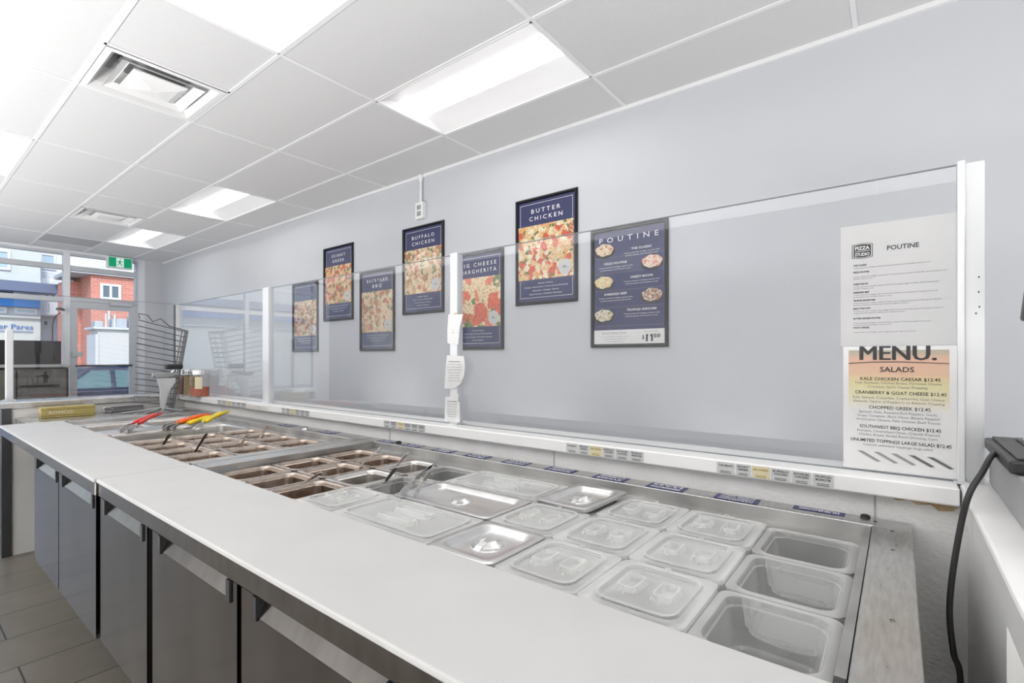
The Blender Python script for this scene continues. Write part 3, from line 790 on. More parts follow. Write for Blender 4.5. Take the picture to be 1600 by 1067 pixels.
PL = [('THE CLASSIC',.208,['Crispy seasoned wedges topped with poutine gravy and Quebec cheese curds']),
 ('PIZZA POUTINE',.190,['','Crispy seasoned wedges topped with marinara sauce, pizza mozzarella, green peppers and','Quebec cheese curds']),
 ('CHEEZY BACON',.159,['Crispy seasoned wedges topped with bacon pieces, aged cheddar, cheese sauce and','cheddar cheese curds']),
 ('SHREDDED BEEF',.137,['Crispy seasoned wedges, slow cooked shredded beef sauteed to a pulled pork and','poutine gravy and Quebec cheese curds']),
 ('TRUFFLED MUSHROOMS',.116,['Crispy seasoned wedges, truffled mushrooms, chopped chicken, poutine gravy, Quebec','cheese curds and drizzled with seasoned green onions']),
 ('BUILD YOUR OWN',.095,['Choose any five wedges, two veggies and sauces of poutine gravy and cheese curds or','vegan friendly options. Additional toppings extra']),
 ('BUTTER CHICKEN POUTINE',.069,['','Crispy seasoned wedges, smoked Pepper chicken Tandoori topped with butter','chicken sauce and Quebec cheese curds']),
 ('POTATO WEDGES',.045,['','Crispy seasoned wedges with a dipping sauce, dip or ketchup'])]
for hd, v, ls in PL:
    text(tx, hd, fn, .028, v, .0042, .0026*len(hd), 'L', bold=.03, d=.0009)
    for q, s_ in enumerate(ls):
        if s_: text(tx, s_, fn, .028, v-.006-.0052*q, .0028, .00215*len(s_), 'L', m=1, d=.0009)
tx.build('lettering', [M['ink'], M['grey_ink']], t, recalc=False)
# salad sheet, colour bands across its upper half
W_, H_ = .225, .318; yl, zb = .116, z(-.288)
cu = lambda u,v: .003 + .004*(.5-.5*math.cos(v*14)) + .003*(u/.225)**2
fn = sheet_fn(yl, zb, PX-.0005, cu)
t = thing('menu_sheet', (PX,0,zb), 'salads menu sheet with orange to yellow top, taped low on the glass', 'menu sheet')
paper_mesh(fn, W_, H_, 10, 24).build('paper', M['shade_lifted_paper'], t, smooth=60, recalc=False)
bm_ = mat('printed_colour_bands')
v_ = coords(bm_, 'Object', (1,1,1))
sx = N(bm_,'ShaderNodeSeparateXYZ'); L(bm_, v_, sx.inputs[0])
mr = N(bm_,'ShaderNodeMapRange'); mr.inputs['From Min'].default_value=.155; mr.inputs['From Max'].default_value=.318; L(bm_, sx.outputs[2], mr.inputs['Value'])
nn = noise(bm_, coords(bm_,'Object',(1,2,160)), 1.0, 2)
ad = N(bm_,'ShaderNodeMath'); ad.operation='MULTIPLY_ADD'; ad.inputs[1].default_value=.10; L(bm_, nn.outputs['Fac'], ad.inputs[0]); L(bm_, mr.outputs[0], ad.inputs[2])
rp = ramp(bm_, ad.outputs[0], [(.05,(.70,.69,.67)),(.25,(.68,.64,.44)),(.48,(.66,.60,.33)),(.62,(.66,.44,.31)),(.85,(.64,.40,.30)),(.95,(.42,.37,.29)),(1,(.38,.34,.27))])
L(bm_, rp.outputs[0], bsdf(bm_).inputs['Base Color'])
cb_ = MB(); nb = 12
vs_ = [fn(u, .155+.153*j/nb, .0008) for j in range(nb+1) for u in (.012,.07,.13,.19,.211)]
cb_.add(vs_, [(j*5+i, j*5+i+1, (j+1)*5+i+1, (j+1)*5+i) for j in range(nb) for i in range(4)])
cb_.build('colour_print', bm_, t, recalc=False)
tx = MB()
for q in (-.0016,-.0008,0,.0008,.0016): text(tx, 'MENU.', fn, .112+q, .283, .036, .150, d=.0015+q*.01)
tx.prism([(.012,.273),(.06,.2765),(.12,.2775),(.211,.274),(.211,.2755),(.12,.2795),(.06,.2785),(.012,.275)], fn, .0014, .0016)
text(tx, 'SALADS', fn, .112, .253, .0125, .068, bold=.015, d=.0015)
for s_, v, wd in (('KALE CHICKEN CAESAR $12.45',.231,.158),('CRANBERRY & GOAT CHEESE $12.45',.196,.180),('CHOPPED GREEK $12.45',.158,.122),('SOUTHWEST BBQ CHICKEN $12.45',.108,.160),('UNLIMITED TOPPINGS LARGE SALAD $12.45',.072,.198)):
    text(tx, s_, fn, .116, v, .0078, wd, bold=.008, d=.0015)
for s_, v in (('Kale, Romaine, Chicken Breast, Parmesan Cheese',.222),('Croutons, Garlic Caesar Dressing',.212),('Kale, Spinach, Cucumber, Cranberries, Goat Cheese',.184),('Almonds. Option of Raspberry or Balsamic Dressing',.174),
    ('Spinach, Kale, Roasted Red Peppers, Garlic',.147),('Grape Tomatoes, Black Olives, Banana Peppers',.137),('Artichokes, Onions, Feta Cheese, Basil Tuscan',.127),('Romaine, Caramelized Onion, Chipotle Roasted',.098),('Chicken Breast, Smoky Ranch Dressing, Corn',.088),('Custom unlimited toppings large salad',.062)):
    text(tx, s_, fn, .112, v, .0058, .0037*len(s_), m=1, d=.0015)
for q in range(5):
    u = .03+.035*q
    tx.prism([(u,.047),(u+.012,.047),(u+.05,.024),(u+.042,.022)], fn, .0010, .0014, 1 if q < 3 else 2)
tx.build('lettering', [M['ink'], M['pale_ink'], M['grey_ink']], t, recalc=False)
tp = MB(); tp.prism([(.10,.30),(.16,.285),(.175,.30),(.125,.325)], sheet_fn(yl, zb, PX-.0075, lambda u,v:0), .0, .0004)
tp.build('clear_tape', M['clear'], t)
# slips on the post
def slip(outline, x, label, lines, tape=False, curl=0.0):
    ys_ = [p[0] for p in outline]; zs_ = [p[1] for p in outline]
    y1_ = max(ys_); z0_ = min(zs_); wd = max(ys_)-min(ys_); ht = max(zs_)-z0_
    t = thing('paper_slip', (x, y1_-wd/2, z(z0_)), label, 'paper slip', 'paper slips taped to the glass post')
    f_ = lambda u,v,d_: (x - curl*max(0,(u/wd-.5))**2*4 - d_, y1_-u, z(z0_)+v)
    pm = MB(); pm.prism([(y1_-a, b-z0_) for a,b in outline], f_, 0, .0008)
    pm.build('paper', M['shade_lifted_paper'], t)
    tx = MB()
    for k_, (s_, hh) in enumerate(lines):
        text(tx, s_, f_, wd*.5, hh, .0042, wd*.72*min(1,len(s_)/16), m=0 if k_ == 0 else 1, bold=.02 if k_ == 0 else 0, d=.0014)
    tx.build('lettering', [M['ink'], M['grey_ink']], t, recalc=False)
    if tape: MB().box(x-.002,x-.0008,y1_-wd*.62,y1_-wd*.42,z(z0_)+ht-.022,z(z0_)+ht+.004).build('tape_strip', M['tape'], t)
slip([(1.583,.195),(1.488,.190),(1.510,.14),(1.522,.06),(1.545,.058),(1.588,.066),(1.59,.12)], 1.5625, 'short curled white slip taped highest on the glass post', [('ORDER',.10),('pizza studio',.088),('sauce base',.076),('cheese mix',.064),('bake 3 min',.052)], True, .004)
slip([(1.590,.012),(1.488,.008),(1.480,-.03),(1.484,-.075),(1.505,-.112),(1.545,-.135),(1.606,-.136),(1.60,-.06)], 1.5605, 'white slip with round cut corner, middle of three on the post', [('CHICKEN RANCH',.118),('Chicken sausage',.106),('Red onion garlic',.094),('Mozzarella blend',.082),('Basil parsley',.070),('Green olive',.058),('Roma tomato',.046),('Add sauce after',.034)])
slip([(1.602,-.175),(1.575,-.172),(1.555,-.155),(1.520,-.158),(1.523,-.19),(1.512,-.195),(1.512,-.283),(1.606,-.283)], 1.5615, 'torn white slip at the foot of the post, lowest of three', [('GO-TO TOPPINGS',.088),('Crispy shallots',.077),('Caramel onion',.066),('Honey drizzle',.055),('Balsamic glaze',.044),('Ranch drizzle',.033),('Garlic oil',.022)])

# ================================================================== PREP TABLES
TZ = z(-.40); RZ = TZ - .024                # counter top level, pan rim level
def door_unit(parent, y0, y1, mm, xf, zb, zt):
    w_ = y1-y0; a, b = y0+.035, y1-.10*w_-.01; hz = zt-.040
    dm = MB().box(xf, xf+.022, y0, y1, zb, hz).box(xf, xf+.022, y0, a-.009, hz, zt).box(xf, xf+.022, b+.009, y1, hz, zt)
    d_ = dm.build('door', mm, parent)
    fP = lambda u,v,dd: (xf+u, dd, hz+v)
    h = MB().prism([(.0005,0),(.022,.040),(.024,.040),(.024,0)], fP, a, b)
    h.build('handle', M['fascia'], d_)
    for yy in (a, b):
        tag(MB().prism([(-.004,-.006),(-.004,.040),(.022,.040),(.022,.030),(.003,-.006)], fP, yy-.0085, yy+.0085).build('bracket', M['black'], d_), 'black plastic handle bracket')
    return d_
def prep_table(y0, y1, xf, well, doors, body_y, mm, label, foot):
    wx0, wx1, wy0, wy1 = well
    t = thing('prep_table', (1.0,(y0+y1)/2,0), label, 'prep table', 'pizza prep tables')
    b = MB(); by0, by1 = body_y; zb = .37; zt = TZ-.062
    b.box(xf+.026, xf+.045, by0, by1, zb, zt).box(1.50,1.52,by0,by1,zb,zt)
    b.box(xf+.045,1.50,by0,by0+.02,zb,zt).box(xf+.045,1.50,by1-.02,by1,zb,zt).box(xf+.045,1.50,by0+.02,by1-.02,zb,zb+.02)
    b.build('body', M['steel'], t)
    fs = MB().box(xf, xf+.018, y0, y1, TZ-.056, TZ-.0125)
    fs.build('fascia', M['fascia'], t, bevel=.002)
    tf = MB()
    tf.box(xf+.018, wx0, y0, y1, TZ-.03, TZ-.0135)
    tf.box(wx0, wx1, y0, wy0, TZ-.03, TZ).box(wx0, wx1, wy1, y1, TZ-.03, TZ)
    tf.box(wx1, 1.535, y0, y1, TZ-.03, TZ)
    tf.build('top_frame', M['steel'], t, bevel=.002)
    wl = MB(); zf = TZ-.26; e_ = .0015
    ox0, ox1, oy0, oy1 = wx0, wx1, wy0, wy1
    wx0, wx1, wy0, wy1 = wx0+e_, wx1-e_, wy0+e_, wy1-e_
    wl.quad((wx0,wy0,TZ-.01),(wx0,wy1,TZ-.01),(wx0,wy1,zf),(wx0,wy0,zf)); wl.quad((wx1,wy0,TZ-.002),(wx1,wy1,TZ-.002),(wx1-.02,wy1,zf),(wx1-.02,wy0,zf))
    wl.quad((wx0,wy0,TZ-.002),(wx1,wy0,TZ-.002),(wx1,wy0,zf),(wx0,wy0,zf)); wl.quad((wx0,wy1,TZ-.002),(wx1,wy1,TZ-.002),(wx1,wy1,zf),(wx0,wy1,zf))
    wl.quad((wx0,wy0,zf),(wx1,wy0,zf),(wx1,wy1,zf),(wx0,wy1,zf))
    wl.box(.752, wx1-.004, wy0, wy0+.014, TZ-.012, TZ-.006)
    # rails the pans hang on
    wl.box(wx0, wx0+.022, wy0, wy1, RZ-.016, RZ-.008); wl.box(1.376, wx1, wy0, wy1, RZ-.016, RZ-.008)
    wl.build('well_liner', M['well_steel'], t)
    wx0, wx1, wy0, wy1 = ox0, ox1, oy0, oy1
    for (a, c_) in doors: door_unit(t, a, c_, mm, xf+.004, .376, zt+.002)
    for (px_, py_) in foot:
        MB().tube([(px_,py_,0),(px_,py_,.37)], .025, 12).build('leg', M['steel'], t, smooth=60)
    return t
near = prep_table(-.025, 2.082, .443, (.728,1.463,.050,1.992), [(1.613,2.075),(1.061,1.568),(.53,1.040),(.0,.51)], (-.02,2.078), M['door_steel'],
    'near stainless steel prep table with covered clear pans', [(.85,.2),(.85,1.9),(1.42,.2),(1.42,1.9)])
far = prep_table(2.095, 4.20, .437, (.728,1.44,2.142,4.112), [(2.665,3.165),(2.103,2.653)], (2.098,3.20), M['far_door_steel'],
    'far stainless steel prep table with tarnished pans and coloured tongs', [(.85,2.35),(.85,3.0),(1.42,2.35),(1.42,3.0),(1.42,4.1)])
MB().box(.80,1.52,3.20,4.19,.37,TZ-.28).build('compressor_housing', M['steel'], far, bevel=.004)
# black gaskets in the gaps between the near doors
for (a, b) in ((1.571,1.610),(1.042,1.059),(.512,.528)):
    tag(MB().box(.462,.468,a,b,.378,TZ-.06).build('gasket', M['black_gap'], near), 'black gap between doors')
for (x,y) in ((1.30,.01),(1.44,.012),(.95,.008),(1.499,.045)):
    MB().lathe((x,y,TZ), [(.0042,.0),(.003,.0012),(.001,.0012)], 10).build('screw', M['fascia'], near, smooth=50)
MB().lathe((1.50,2.02-.17,TZ), [(.014,0),(.013,.007),(.007,.010),(.002,.0105)], 16).build('knob', M['black'], near, smooth=50)
MB().lathe((1.522,.066,TZ), [(.011,0),(.010,.006),(.006,.008),(.002,.0085)], 16).build('knob', M['black'], near, smooth=50)
MB().box(.735,.84,1.9885,1.9904,TZ-.03,TZ-.012).build('rating_plate', M['grey_box'], near)
# blue shelf stickers on the rear rims (readable from the customer side)
def sticker(parent, yc, x0, x1, wd, words):
    b = MB().box(x0,x1,yc-wd/2,yc+wd/2,TZ+.0004,TZ+.0012).build('label_sticker', M['blue_label'], parent)
    fS = lambda u,v,d_: (x1-v, yc-wd/2+u, TZ+.0016+d_)
    tx = MB(); n_ = max(1,len(words)); hh = (x1-x0)/n_
    for k_, s_ in enumerate(words):
        vb = (x1-x0) - hh*(k_+.82)
        if s_: text(tx, s_, fS, wd/2, vb, hh*.62, wd*.78, bold=.02)
    tx.build('lettering', M['white_ink'], b, recalc=False)
for yc, ws in ((1.925,['TOMATO','ONIONS']),(1.745,['SPINACH','BASIL']),(1.545,['GREEN','PEPPERS']),(1.350,['FETA','OLIVES']),(1.150,['ROASTED PEPPERS','CHICKEN']),(.950,['MOZZARELLA','CHEESE']),(.755,['SWISS','CHEESE']),(.565,['PEPPERONI','HAM']),(.362,['PARMESAN','CHEESE CURDS','ROASTED GARLIC'])):
    sticker(near, yc, 1.470, 1.525, .115, ws)
sticker(near, .165, 1.497, 1.528, .115, ['MUSHROOMS'])
for yc, ws in ((2.86,['BACON','SAUSAGE']),(2.42,['CHICKEN','STEAK'])): sticker(far, yc, 1.46, 1.525, .13, ws)
MB().lathe((1.48,2.64,TZ), [(.022,0),(.020,.008),(.008,.012),(.002,.012)], 14).build('knob', M['chrome'], far, smooth=50)
# cutting boards
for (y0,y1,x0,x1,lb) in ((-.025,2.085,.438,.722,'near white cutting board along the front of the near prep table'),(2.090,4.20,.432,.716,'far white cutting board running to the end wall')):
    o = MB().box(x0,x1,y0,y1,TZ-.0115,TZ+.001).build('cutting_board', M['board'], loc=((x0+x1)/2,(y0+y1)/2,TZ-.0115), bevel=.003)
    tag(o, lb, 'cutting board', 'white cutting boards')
# steel shelf behind the far table
t = thing('steel_shelf', (1.0,4.4,0), 'narrow stainless shelf between far prep table and end wall, holding the gold box', 'shelf')
MB().box(.55,1.538,4.205,4.628,TZ-.03,TZ).build('shelf_top', M['steel_plain'], t, bevel=.003)
for px_, py_ in ((.95,4.28),(.95,4.55),(1.5,4.28),(1.5,4.55)): MB().tube([(px_,py_,0),(px_,py_,TZ-.03)], .018, 10).build('leg', M['steel_plain'], t, smooth=60)

# ------------------------------------------------------------------ pans
def pan_mesh(w_, h_, depth, flange=.014, r=.030, lip=.006, nn=6):
    b = MB()
    b.loft([rrect(0,0,-lip,w_,h_,r*.7,nn), rrect(0,0,-.0008,w_,h_,r*.7,nn), rrect(0,0,0,w_-.004,h_-.004,r*.7,nn),
            rrect(0,0,0,w_-2*flange,h_-2*flange,r,nn), rrect(0,0,-.002,w_-2*flange-.003,h_-2*flange-.003,r,nn),
            rrect(0,0,-.012,w_-2*flange-.006,h_-2*flange-.006,r,nn), rrect(0,0,-.014,w_-2*flange-.012,h_-2*flange-.012,r,nn),
            rrect(0,0,-depth+.022,w_-2*flange-.022,h_-2*flange-.022,r*1.1,nn), rrect(0,0,-depth+.018,w_-2*flange-.030,h_-2*flange-.030,r*1.1,nn),
            rrect(0,0,-depth+.008,w_-2*flange-.034,h_-2*flange-.034,r*1.1,nn), rrect(0,0,-depth,w_-2*flange-.055,h_-2*flange-.055,r,nn)], 0, False, True)
    return b
def top_thing(mb, name, mm, loc, label, cat, group, smooth=35):
    o = mb.build(name, mm, loc=(0,0,0), smooth=smooth, recalc=False)
    o.location = loc
    return tag(o, label, cat, group)
PXc = [.853, 1.064, 1.275]                 # pan centres across the well: front, middle, back
PW, PH = .208, .189
ROWS = ['front','middle','back']
ORD = ['first','second','third','fourth','fifth','sixth','seventh','eighth','ninth','tenth']
def colY(c): return .0665 + .096 + .1915*c  # column centre, 0 at the right end
proto = {}
def pan(kind, x, y, label, group, w_=PW, h_=PH, depth=.15):
    key = (kind, w_, h_, depth)
    mm = {'clear':M['clear_pan'],'steel':M['pan_steel'],'brown':M['brown_pan_steel']}[kind]
    if key not in proto:
        proto[key] = top_thing(pan_mesh(w_,h_,depth), 'food_pan', mm, (x,y,RZ), label, 'food pan', group)
        return proto[key]
    o = proto[key].copy(); col.objects.link(o); o.location = (x,y,RZ)
    return tag(o, label, 'food pan', group)
# clear lid with two finger pockets
def lid_parts(w_, h_, pockets, pw, ph):
    b = MB()
    b.loft([rrect(0,0,-.004,w_,h_,.018), rrect(0,0,.002,w_,h_,.018), rrect(0,0,.003,w_-.003,h_-.003,.018), rrect(0,0,.003,w_-.036,h_-.036,.026), rrect(0,0,.0075,w_-.040,h_-.040,.026),
            rrect(0,0,.0075,w_-.050,h_-.050,.024), rrect(0,0,.0005,w_-.058,h_-.058,.022), rrect(0,0,-.001,w_-.066,h_-.066,.02)], 0, False, True)
    b.lathe((w_/2-.012,0,.003), [(.006,0),(.006,.006),(.001,.007)], 10)
    hs = []
    for (px_,py_) in pockets:
        k_ = MB()
        k_.loft([rrect(px_,py_,-.0005,pw+.008,ph+.008,.012,4), rrect(px_,py_,.011,pw,ph,.010,4), rrect(px_,py_,.0115,pw-.006,ph-.006,.008,4), rrect(px_,py_,-.004,pw-.016,ph-.014,.004,4), rrect(px_,py_,-.010,(pw-.016)*.6,.002,.0008,4)], 0, False, True)
        s_ = 1 if pw > ph else 0
        if s_: k_.box(px_-pw*.5-.012,px_-pw*.5-.004,py_-.001,py_+.001,-.001,.003); k_.box(px_+pw*.5+.004,px_+pw*.5+.012,py_-.001,py_+.001,-.001,.003)
        hs.append(k_)
    return b, hs
def make_lid(w_, h_, pockets, pw, ph, loc, label, group):
    t = thing('pan_lid', loc, label, 'pan lid', group)
    b, hs = lid_parts(w_, h_, pockets, pw, ph)
    for nm, q in [('cover', b)] + [('handle', k_) for k_ in hs]:
        q.v = [(p[0]+loc[0],p[1]+loc[1],p[2]+loc[2]) for p in q.v]
        q.build(nm, M['clear'], t, smooth=35, recalc=False)
    return t
def clone(src, loc, label, rot=None):
    c = copy_tree(src); c.location = loc
    if rot: c.rotation_euler = rot
    c['label'] = label
    return c
LZ = RZ + .0045
G_OPEN_N, G_LID = 'clear open pans in the near prep table', 'clear lids on the near prep table'
# column 0: three open clear pans at the right end
for r_ in range(3):
    pan('clear', PXc[r_], colY(0), 'empty clear open pan at the right end of the well, %s row' % ROWS[r_], 'open clear pans at the right end', depth=.10)
# pans hidden under lids
for c in (1,2,3):
    for r_ in range(3):
        pan('clear', PXc[r_], colY(c), 'covered clear pan under the %s row lid, %s column from the right end' % (ROWS[r_], ORD[c]), 'clear pans under lids', depth=.10)
POCK = [(0,-.033),(0,.033)]
lid0 = make_lid(PW, PH, POCK, .060, .036, (PXc[0], colY(1), LZ), 'clear two pocket lid in the front row beside the open right end pans', G_LID)
clone(lid0, (PXc[1], colY(1), LZ), 'clear two pocket lid in the middle row beside the open right end pans')
clone(lid0, (PXc[2], colY(1), LZ), 'clear two pocket lid in the back row beside the open right end pans')
clone(lid0, (PXc[0], colY(2), LZ), 'clear two pocket lid in the front row, just right of the front steel lid')
clone(lid0, (PXc[1], colY(2), LZ), 'clear two pocket lid in the middle row, second from the open right end pans')
clone(lid0, (PXc[2], colY(2), LZ), 'clear two pocket lid in the back row, just right of the tilted steel lid')
clone(lid0, (PXc[1], colY(3), LZ), 'clear two pocket lid in the middle row between the two small steel lids')
clone(lid0, (PXc[0], colY(6), LZ), 'clear lid in the front row left of the long clear lid, before the open pans')
# long clear lids over two columns
yl_ = (colY(4)+colY(5))/2; LH = PH+.1915
ll = make_lid(PW, LH, [(-.030,0),(.030,0)], .030, .13, (PXc[0], yl_, LZ), 'long clear lid with two long slots in the front row', 'long clear lids')
clone(ll, (PXc[2], yl_, LZ), 'long clear lid with two long slots in the back row')
for r_ in (0,1,2):
    pan('clear', PXc[r_], yl_, 'long covered pan under the long lid of the %s row' % ROWS[r_], 'long pans under long lids', PW, LH, .10)
# steel lids
def steel_lid(loc, w_, h_, label, cup, ry=None):
    t = thing('pan_lid', loc, label, 'pan lid', 'steel lids on the near prep table')
    b = MB()
    b.loft([rrect(0,0,-.007,w_,h_,.018), rrect(0,0,.0015,w_,h_,.018), rrect(0,0,.0025,w_-.003,h_-.003,.018), rrect(0,0,.0025,w_-.040,h_-.040,.026), rrect(0,0,.0015,w_-.044,h_-.044,.026), rrect(0,0,-.010,w_-.060,h_-.060,.022), rrect(0,0,-.011,w_-.066,h_-.066,.02),
            circ_like(0,0,-.011,cup*1.15,5), circ_like(0,0,-.009,cup*1.08,5), circ_like(0,0,-.011,cup,5), circ_like(0,0,-.024,cup*.72,5), circ_like(0,0,-.026,cup*.5,5)], 0, False, True)
    h = MB()
    pts = [(-cup*1.12,-.0105),(-cup*.8,-.004),(-cup*.3,.000),(cup*.3,.000),(cup*.8,-.004),(cup*1.12,-.0105)]
    for a, c_ in zip(pts, pts[1:]):
        h.obox(((a[0]+c_[0])/2,0,(a[1]+c_[1])/2), (c_[0]-a[0],0,c_[1]-a[1]), (0,1,0), (-(c_[1]-a[1]),0,c_[0]-a[0]), math.hypot(c_[0]-a[0],c_[1]-a[1])/2, .009, .0012)
    for nm, q in (('cover',b),('handle',h)):
        q.v = [(p[0]+loc[0],p[1]+loc[1],p[2]+loc[2]) for p in q.v]
        q.build(nm, M['lid_steel'], t, smooth=35, recalc=False)
    return t
steel_lid((PXc[0], colY(3), LZ+.003), PW, PH, 'small steel lid with round cup handle in the front row', .036)
sl = steel_lid((PXc[2], colY(3), LZ+.012), PW, PH, 'small steel lid sitting tilted in the back row', .036)
sl.rotation_euler = (math.radians(-3), math.radians(-3), math.radians(-8))
steel_lid((PXc[1], yl_, LZ+.003), PW, LH, 'long steel lid with a small round cup handle in the middle row', .028)
# open pans, left part of the near well
for c in (6,7,8,9):
    for r_ in range(3):
        if c == 6 and r_ == 0: continue
        pan('clear' if c == 6 else 'brown' if (c >= 8 or r_ == 0) else 'steel', PXc[r_], colY(c), 'open pan, near table, %s row, %s column from the left end of the well' % (ROWS[r_], ORD[9-c]), 'open pans in the left half of the near table', depth=.13)
pan('clear', PXc[0], colY(6), 'covered clear pan under the clear lid next to the open front row pans', 'clear pans under lids', depth=.10)
# far table: four columns of small pans, a full pan, two half pans
FY = [2.372, 2.566, 2.760, 2.954]
for c, y in enumerate(FY):
    for r_ in range(3):
        pan('brown', PXc[r_]-.006*0, y, 'small tarnished pan in the far table, %s row, %s column from its right end' % (ROWS[r_], ORD[c]), 'small pans in the far table', depth=.13)
pan('steel', 1.064, 3.245, 'wide empty steel pan spanning the full depth of the far table', 'large pans in the far table', .630, .385, .12)
pan('steel', .905, 3.815, 'steel half pan at the far front corner under the red tongs', 'large pans in the far table', .313, .375, .12)
pan('steel', 1.224, 3.815, 'steel half pan at the far back corner under the orange tongs', 'large pans in the far table', .313, .375, .12)
for y0_, y1_, lb in ((3.442,3.624,'flat steel filler bar between the wide pan and the half pans'),(4.006,4.108,'flat steel filler bar at the far end of the far well'),(2.146,2.274,'flat steel filler bar at the right end of the far well')):
    o = MB().box(.752,1.376,y0_,y1_,RZ-.006,RZ-.001).box(.752,1.376,y0_+.02,y1_-.02,RZ-.001,RZ+.004).build('filler_bar', M['lid_steel'], loc=(1.064,(y0_+y1_)/2,RZ-.006), bevel=.002)
    tag(o, lb, 'filler bar', 'steel filler bars')

# ------------------------------------------------------------------ utensils
def spoon(p0, p1, label, mm='chrome', wd=.007):
    """p0 in the pan, p1 the raised handle end"""
    a, b = Vector(p0), Vector(p1); d_ = (b-a).normalized(); side = d_.cross(Vector((0,0,1))).normalized(); up = side.cross(d_)
    t = thing('serving_spoon', p0, label, 'spoon', 'serving spoons standing in pans')
    h = MB(); loops = []
    for q, k_ in ((0,.6),(.3,.7),(.7,1),(.95,1.2),(1,.8)):
        c_ = a.lerp(b,q); w_ = wd*k_
        loops.append([c_+side*w_+up*.0012, c_-side*w_+up*.0012, c_-side*w_-up*.0012, c_+side*w_-up*.0012])
    h.loft(loops, 0, True, True); h.build('spoon_handle', M[mm], t, bevel=.0008)
    bw = MB(); c0_ = a - d_*.025; loops = []
    for q in range(7):
        al = math.pi/2*q/6*.95
        loops.append([c0_ + side*.022*math.cos(al)*math.cos(f_) + d_*.030*math.cos(al)*math.sin(f_) - up*.014*math.sin(al) for f_ in [2*math.pi*i/16 for i in range(16)]])
    bw.loft(loops, 0, False, True); bw.build('spoon_bowl', M[mm], t, smooth=50, recalc=False)
R = RZ
spoon((.868,2.965,R-.06),(.852,2.745,z(-.365)),'dark handled spoon in the front row of the far table, farthest one','dark_metal')
spoon((.882,2.60,R-.06),(.918,2.49,z(-.345)),'dark handled spoon leaning in the front row of the far table, nearer one','dark_metal')
spoon((1.08,2.60,R-.06),(1.07,2.42,z(-.358)),'slim steel spoon in the middle row of the far table')
spoon((1.285,2.83,R-.06),(1.255,2.61,z(-.355)),'slim steel spoon in the back row of the far table')
spoon((1.10,1.70,R-.06),(1.207,1.60,z(-.350)),'long steel spoon standing in the back left of the near table')
spoon((1.125,1.50,R-.06),(1.03,1.285,z(-.357)),'dark steel spoon in the middle row of the near table','dark_metal')
spoon((1.305,1.66,R-.05),(1.232,1.465,z(-.36)),'slim steel spoon in the back row of the near table')
spoon((.900,1.70,R-.05),(.853,1.43,z(-.360)),'steel spoon lying across the front row pans of the near table')
def tongs(tip, end, spread, label, grip=None, scallop=True):
    a, b = Vector(tip), Vector(end); d_ = (b-a).normalized(); side = d_.cross(Vector((0,0,1))).normalized(); up = side.cross(d_)
    t = thing('tongs', tip, label, 'tongs', 'serving tongs')
    ln = (b-a).length
    for s_ in (-1,1):
        m_ = MB(); loops = []
        for q, w_ in ((0,.014),(.05,.018),(.12,.016),(.25,.009),(.55,.009),(.8,.010),(.97,.010),(1,.006)):
            c_ = a + d_*ln*q + side*s_*spread*(1-q)**.8 + up*(.012*math.sin(q*math.pi))
            loops.append([c_+up*w_+side*s_*.0012, c_-up*w_*.8+side*s_*.0012, c_-up*w_*.8-side*s_*.0012, c_+up*w_-side*s_*.0012])
        m_.loft(loops, 0, True, True); ar = m_.build('tong_arm', M['chrome'], t, smooth=40)
        if grip:
            g_ = MB(); P = []
            rs = []
            for k_ in range(9):
                q = .28+.72*k_/8
                P.append(a + d_*ln*q + side*s_*(spread*(1-q)**.8+.002) + up*(.012*math.sin(q*math.pi)))
                rs.append(.0105+.0018*math.sin(k_*1.6) if k_ not in (0,8) else .007)
            g_.tube(P, rs, 10); g_.build('grip', M[grip], ar, smooth=50)
    MB().tube([b-d_*.008-side*.008, b+d_*.004, b-d_*.008+side*.008], .004, 8).build('hinge', M['chrome'] if not grip else M[grip], t, smooth=50)
tongs((.797,3.24,z(-.388)), (1.083,3.635,z(-.345)), .018, 'red handled tongs resting across the far front half pan', 'red')
tongs((.985,3.26,z(-.400)), (1.252,3.36,z(-.348)), .015, 'orange handled tongs on the wide pan of the far table', 'orange')
tongs((1.03,3.235,z(-.408)), (1.290,3.345,z(-.358)), .012, 'yellow handled tongs lying beneath the orange tongs', 'yellow')
tongs((1.08,3.12,z(-.400)), (1.344,3.311,z(-.333)), .014, 'yellow handled tongs nearest the ledge, pointing up to the right', 'yellow')
tongs((.955,1.14,R+.012), (1.225,1.305,z(-.385)), .022, 'plain steel tongs lying on the open pans of the near table')

# ------------------------------------------------------------------ objects at the far end
t = thing('foil_box', (.79,4.5,TZ), 'long gold cardboard wrap box on the steel shelf at the far end', 'box')
MB().box(.65,.93,4.45,4.52,TZ+.001,TZ+.072).build('carton', M['gold'], t, bevel=.002)
b = MB(); fG = lambda u,v,d_: (.65+u, 4.4495-d_, TZ+v)
b.prism([(0,.052),(.28,.052),(.28,.056),(0,.056)], fG, 0, .0006); b.prism([(0,.012),(.28,.012),(.28,.016),(0,.016)], fG, 0, .0006)
text(b, 'RONCO', fG, .10, .026, .020, .12, m=1, bold=.03, d=.0006)
b.build('printed_band', [M['gold_dark'], M['cream']], t)
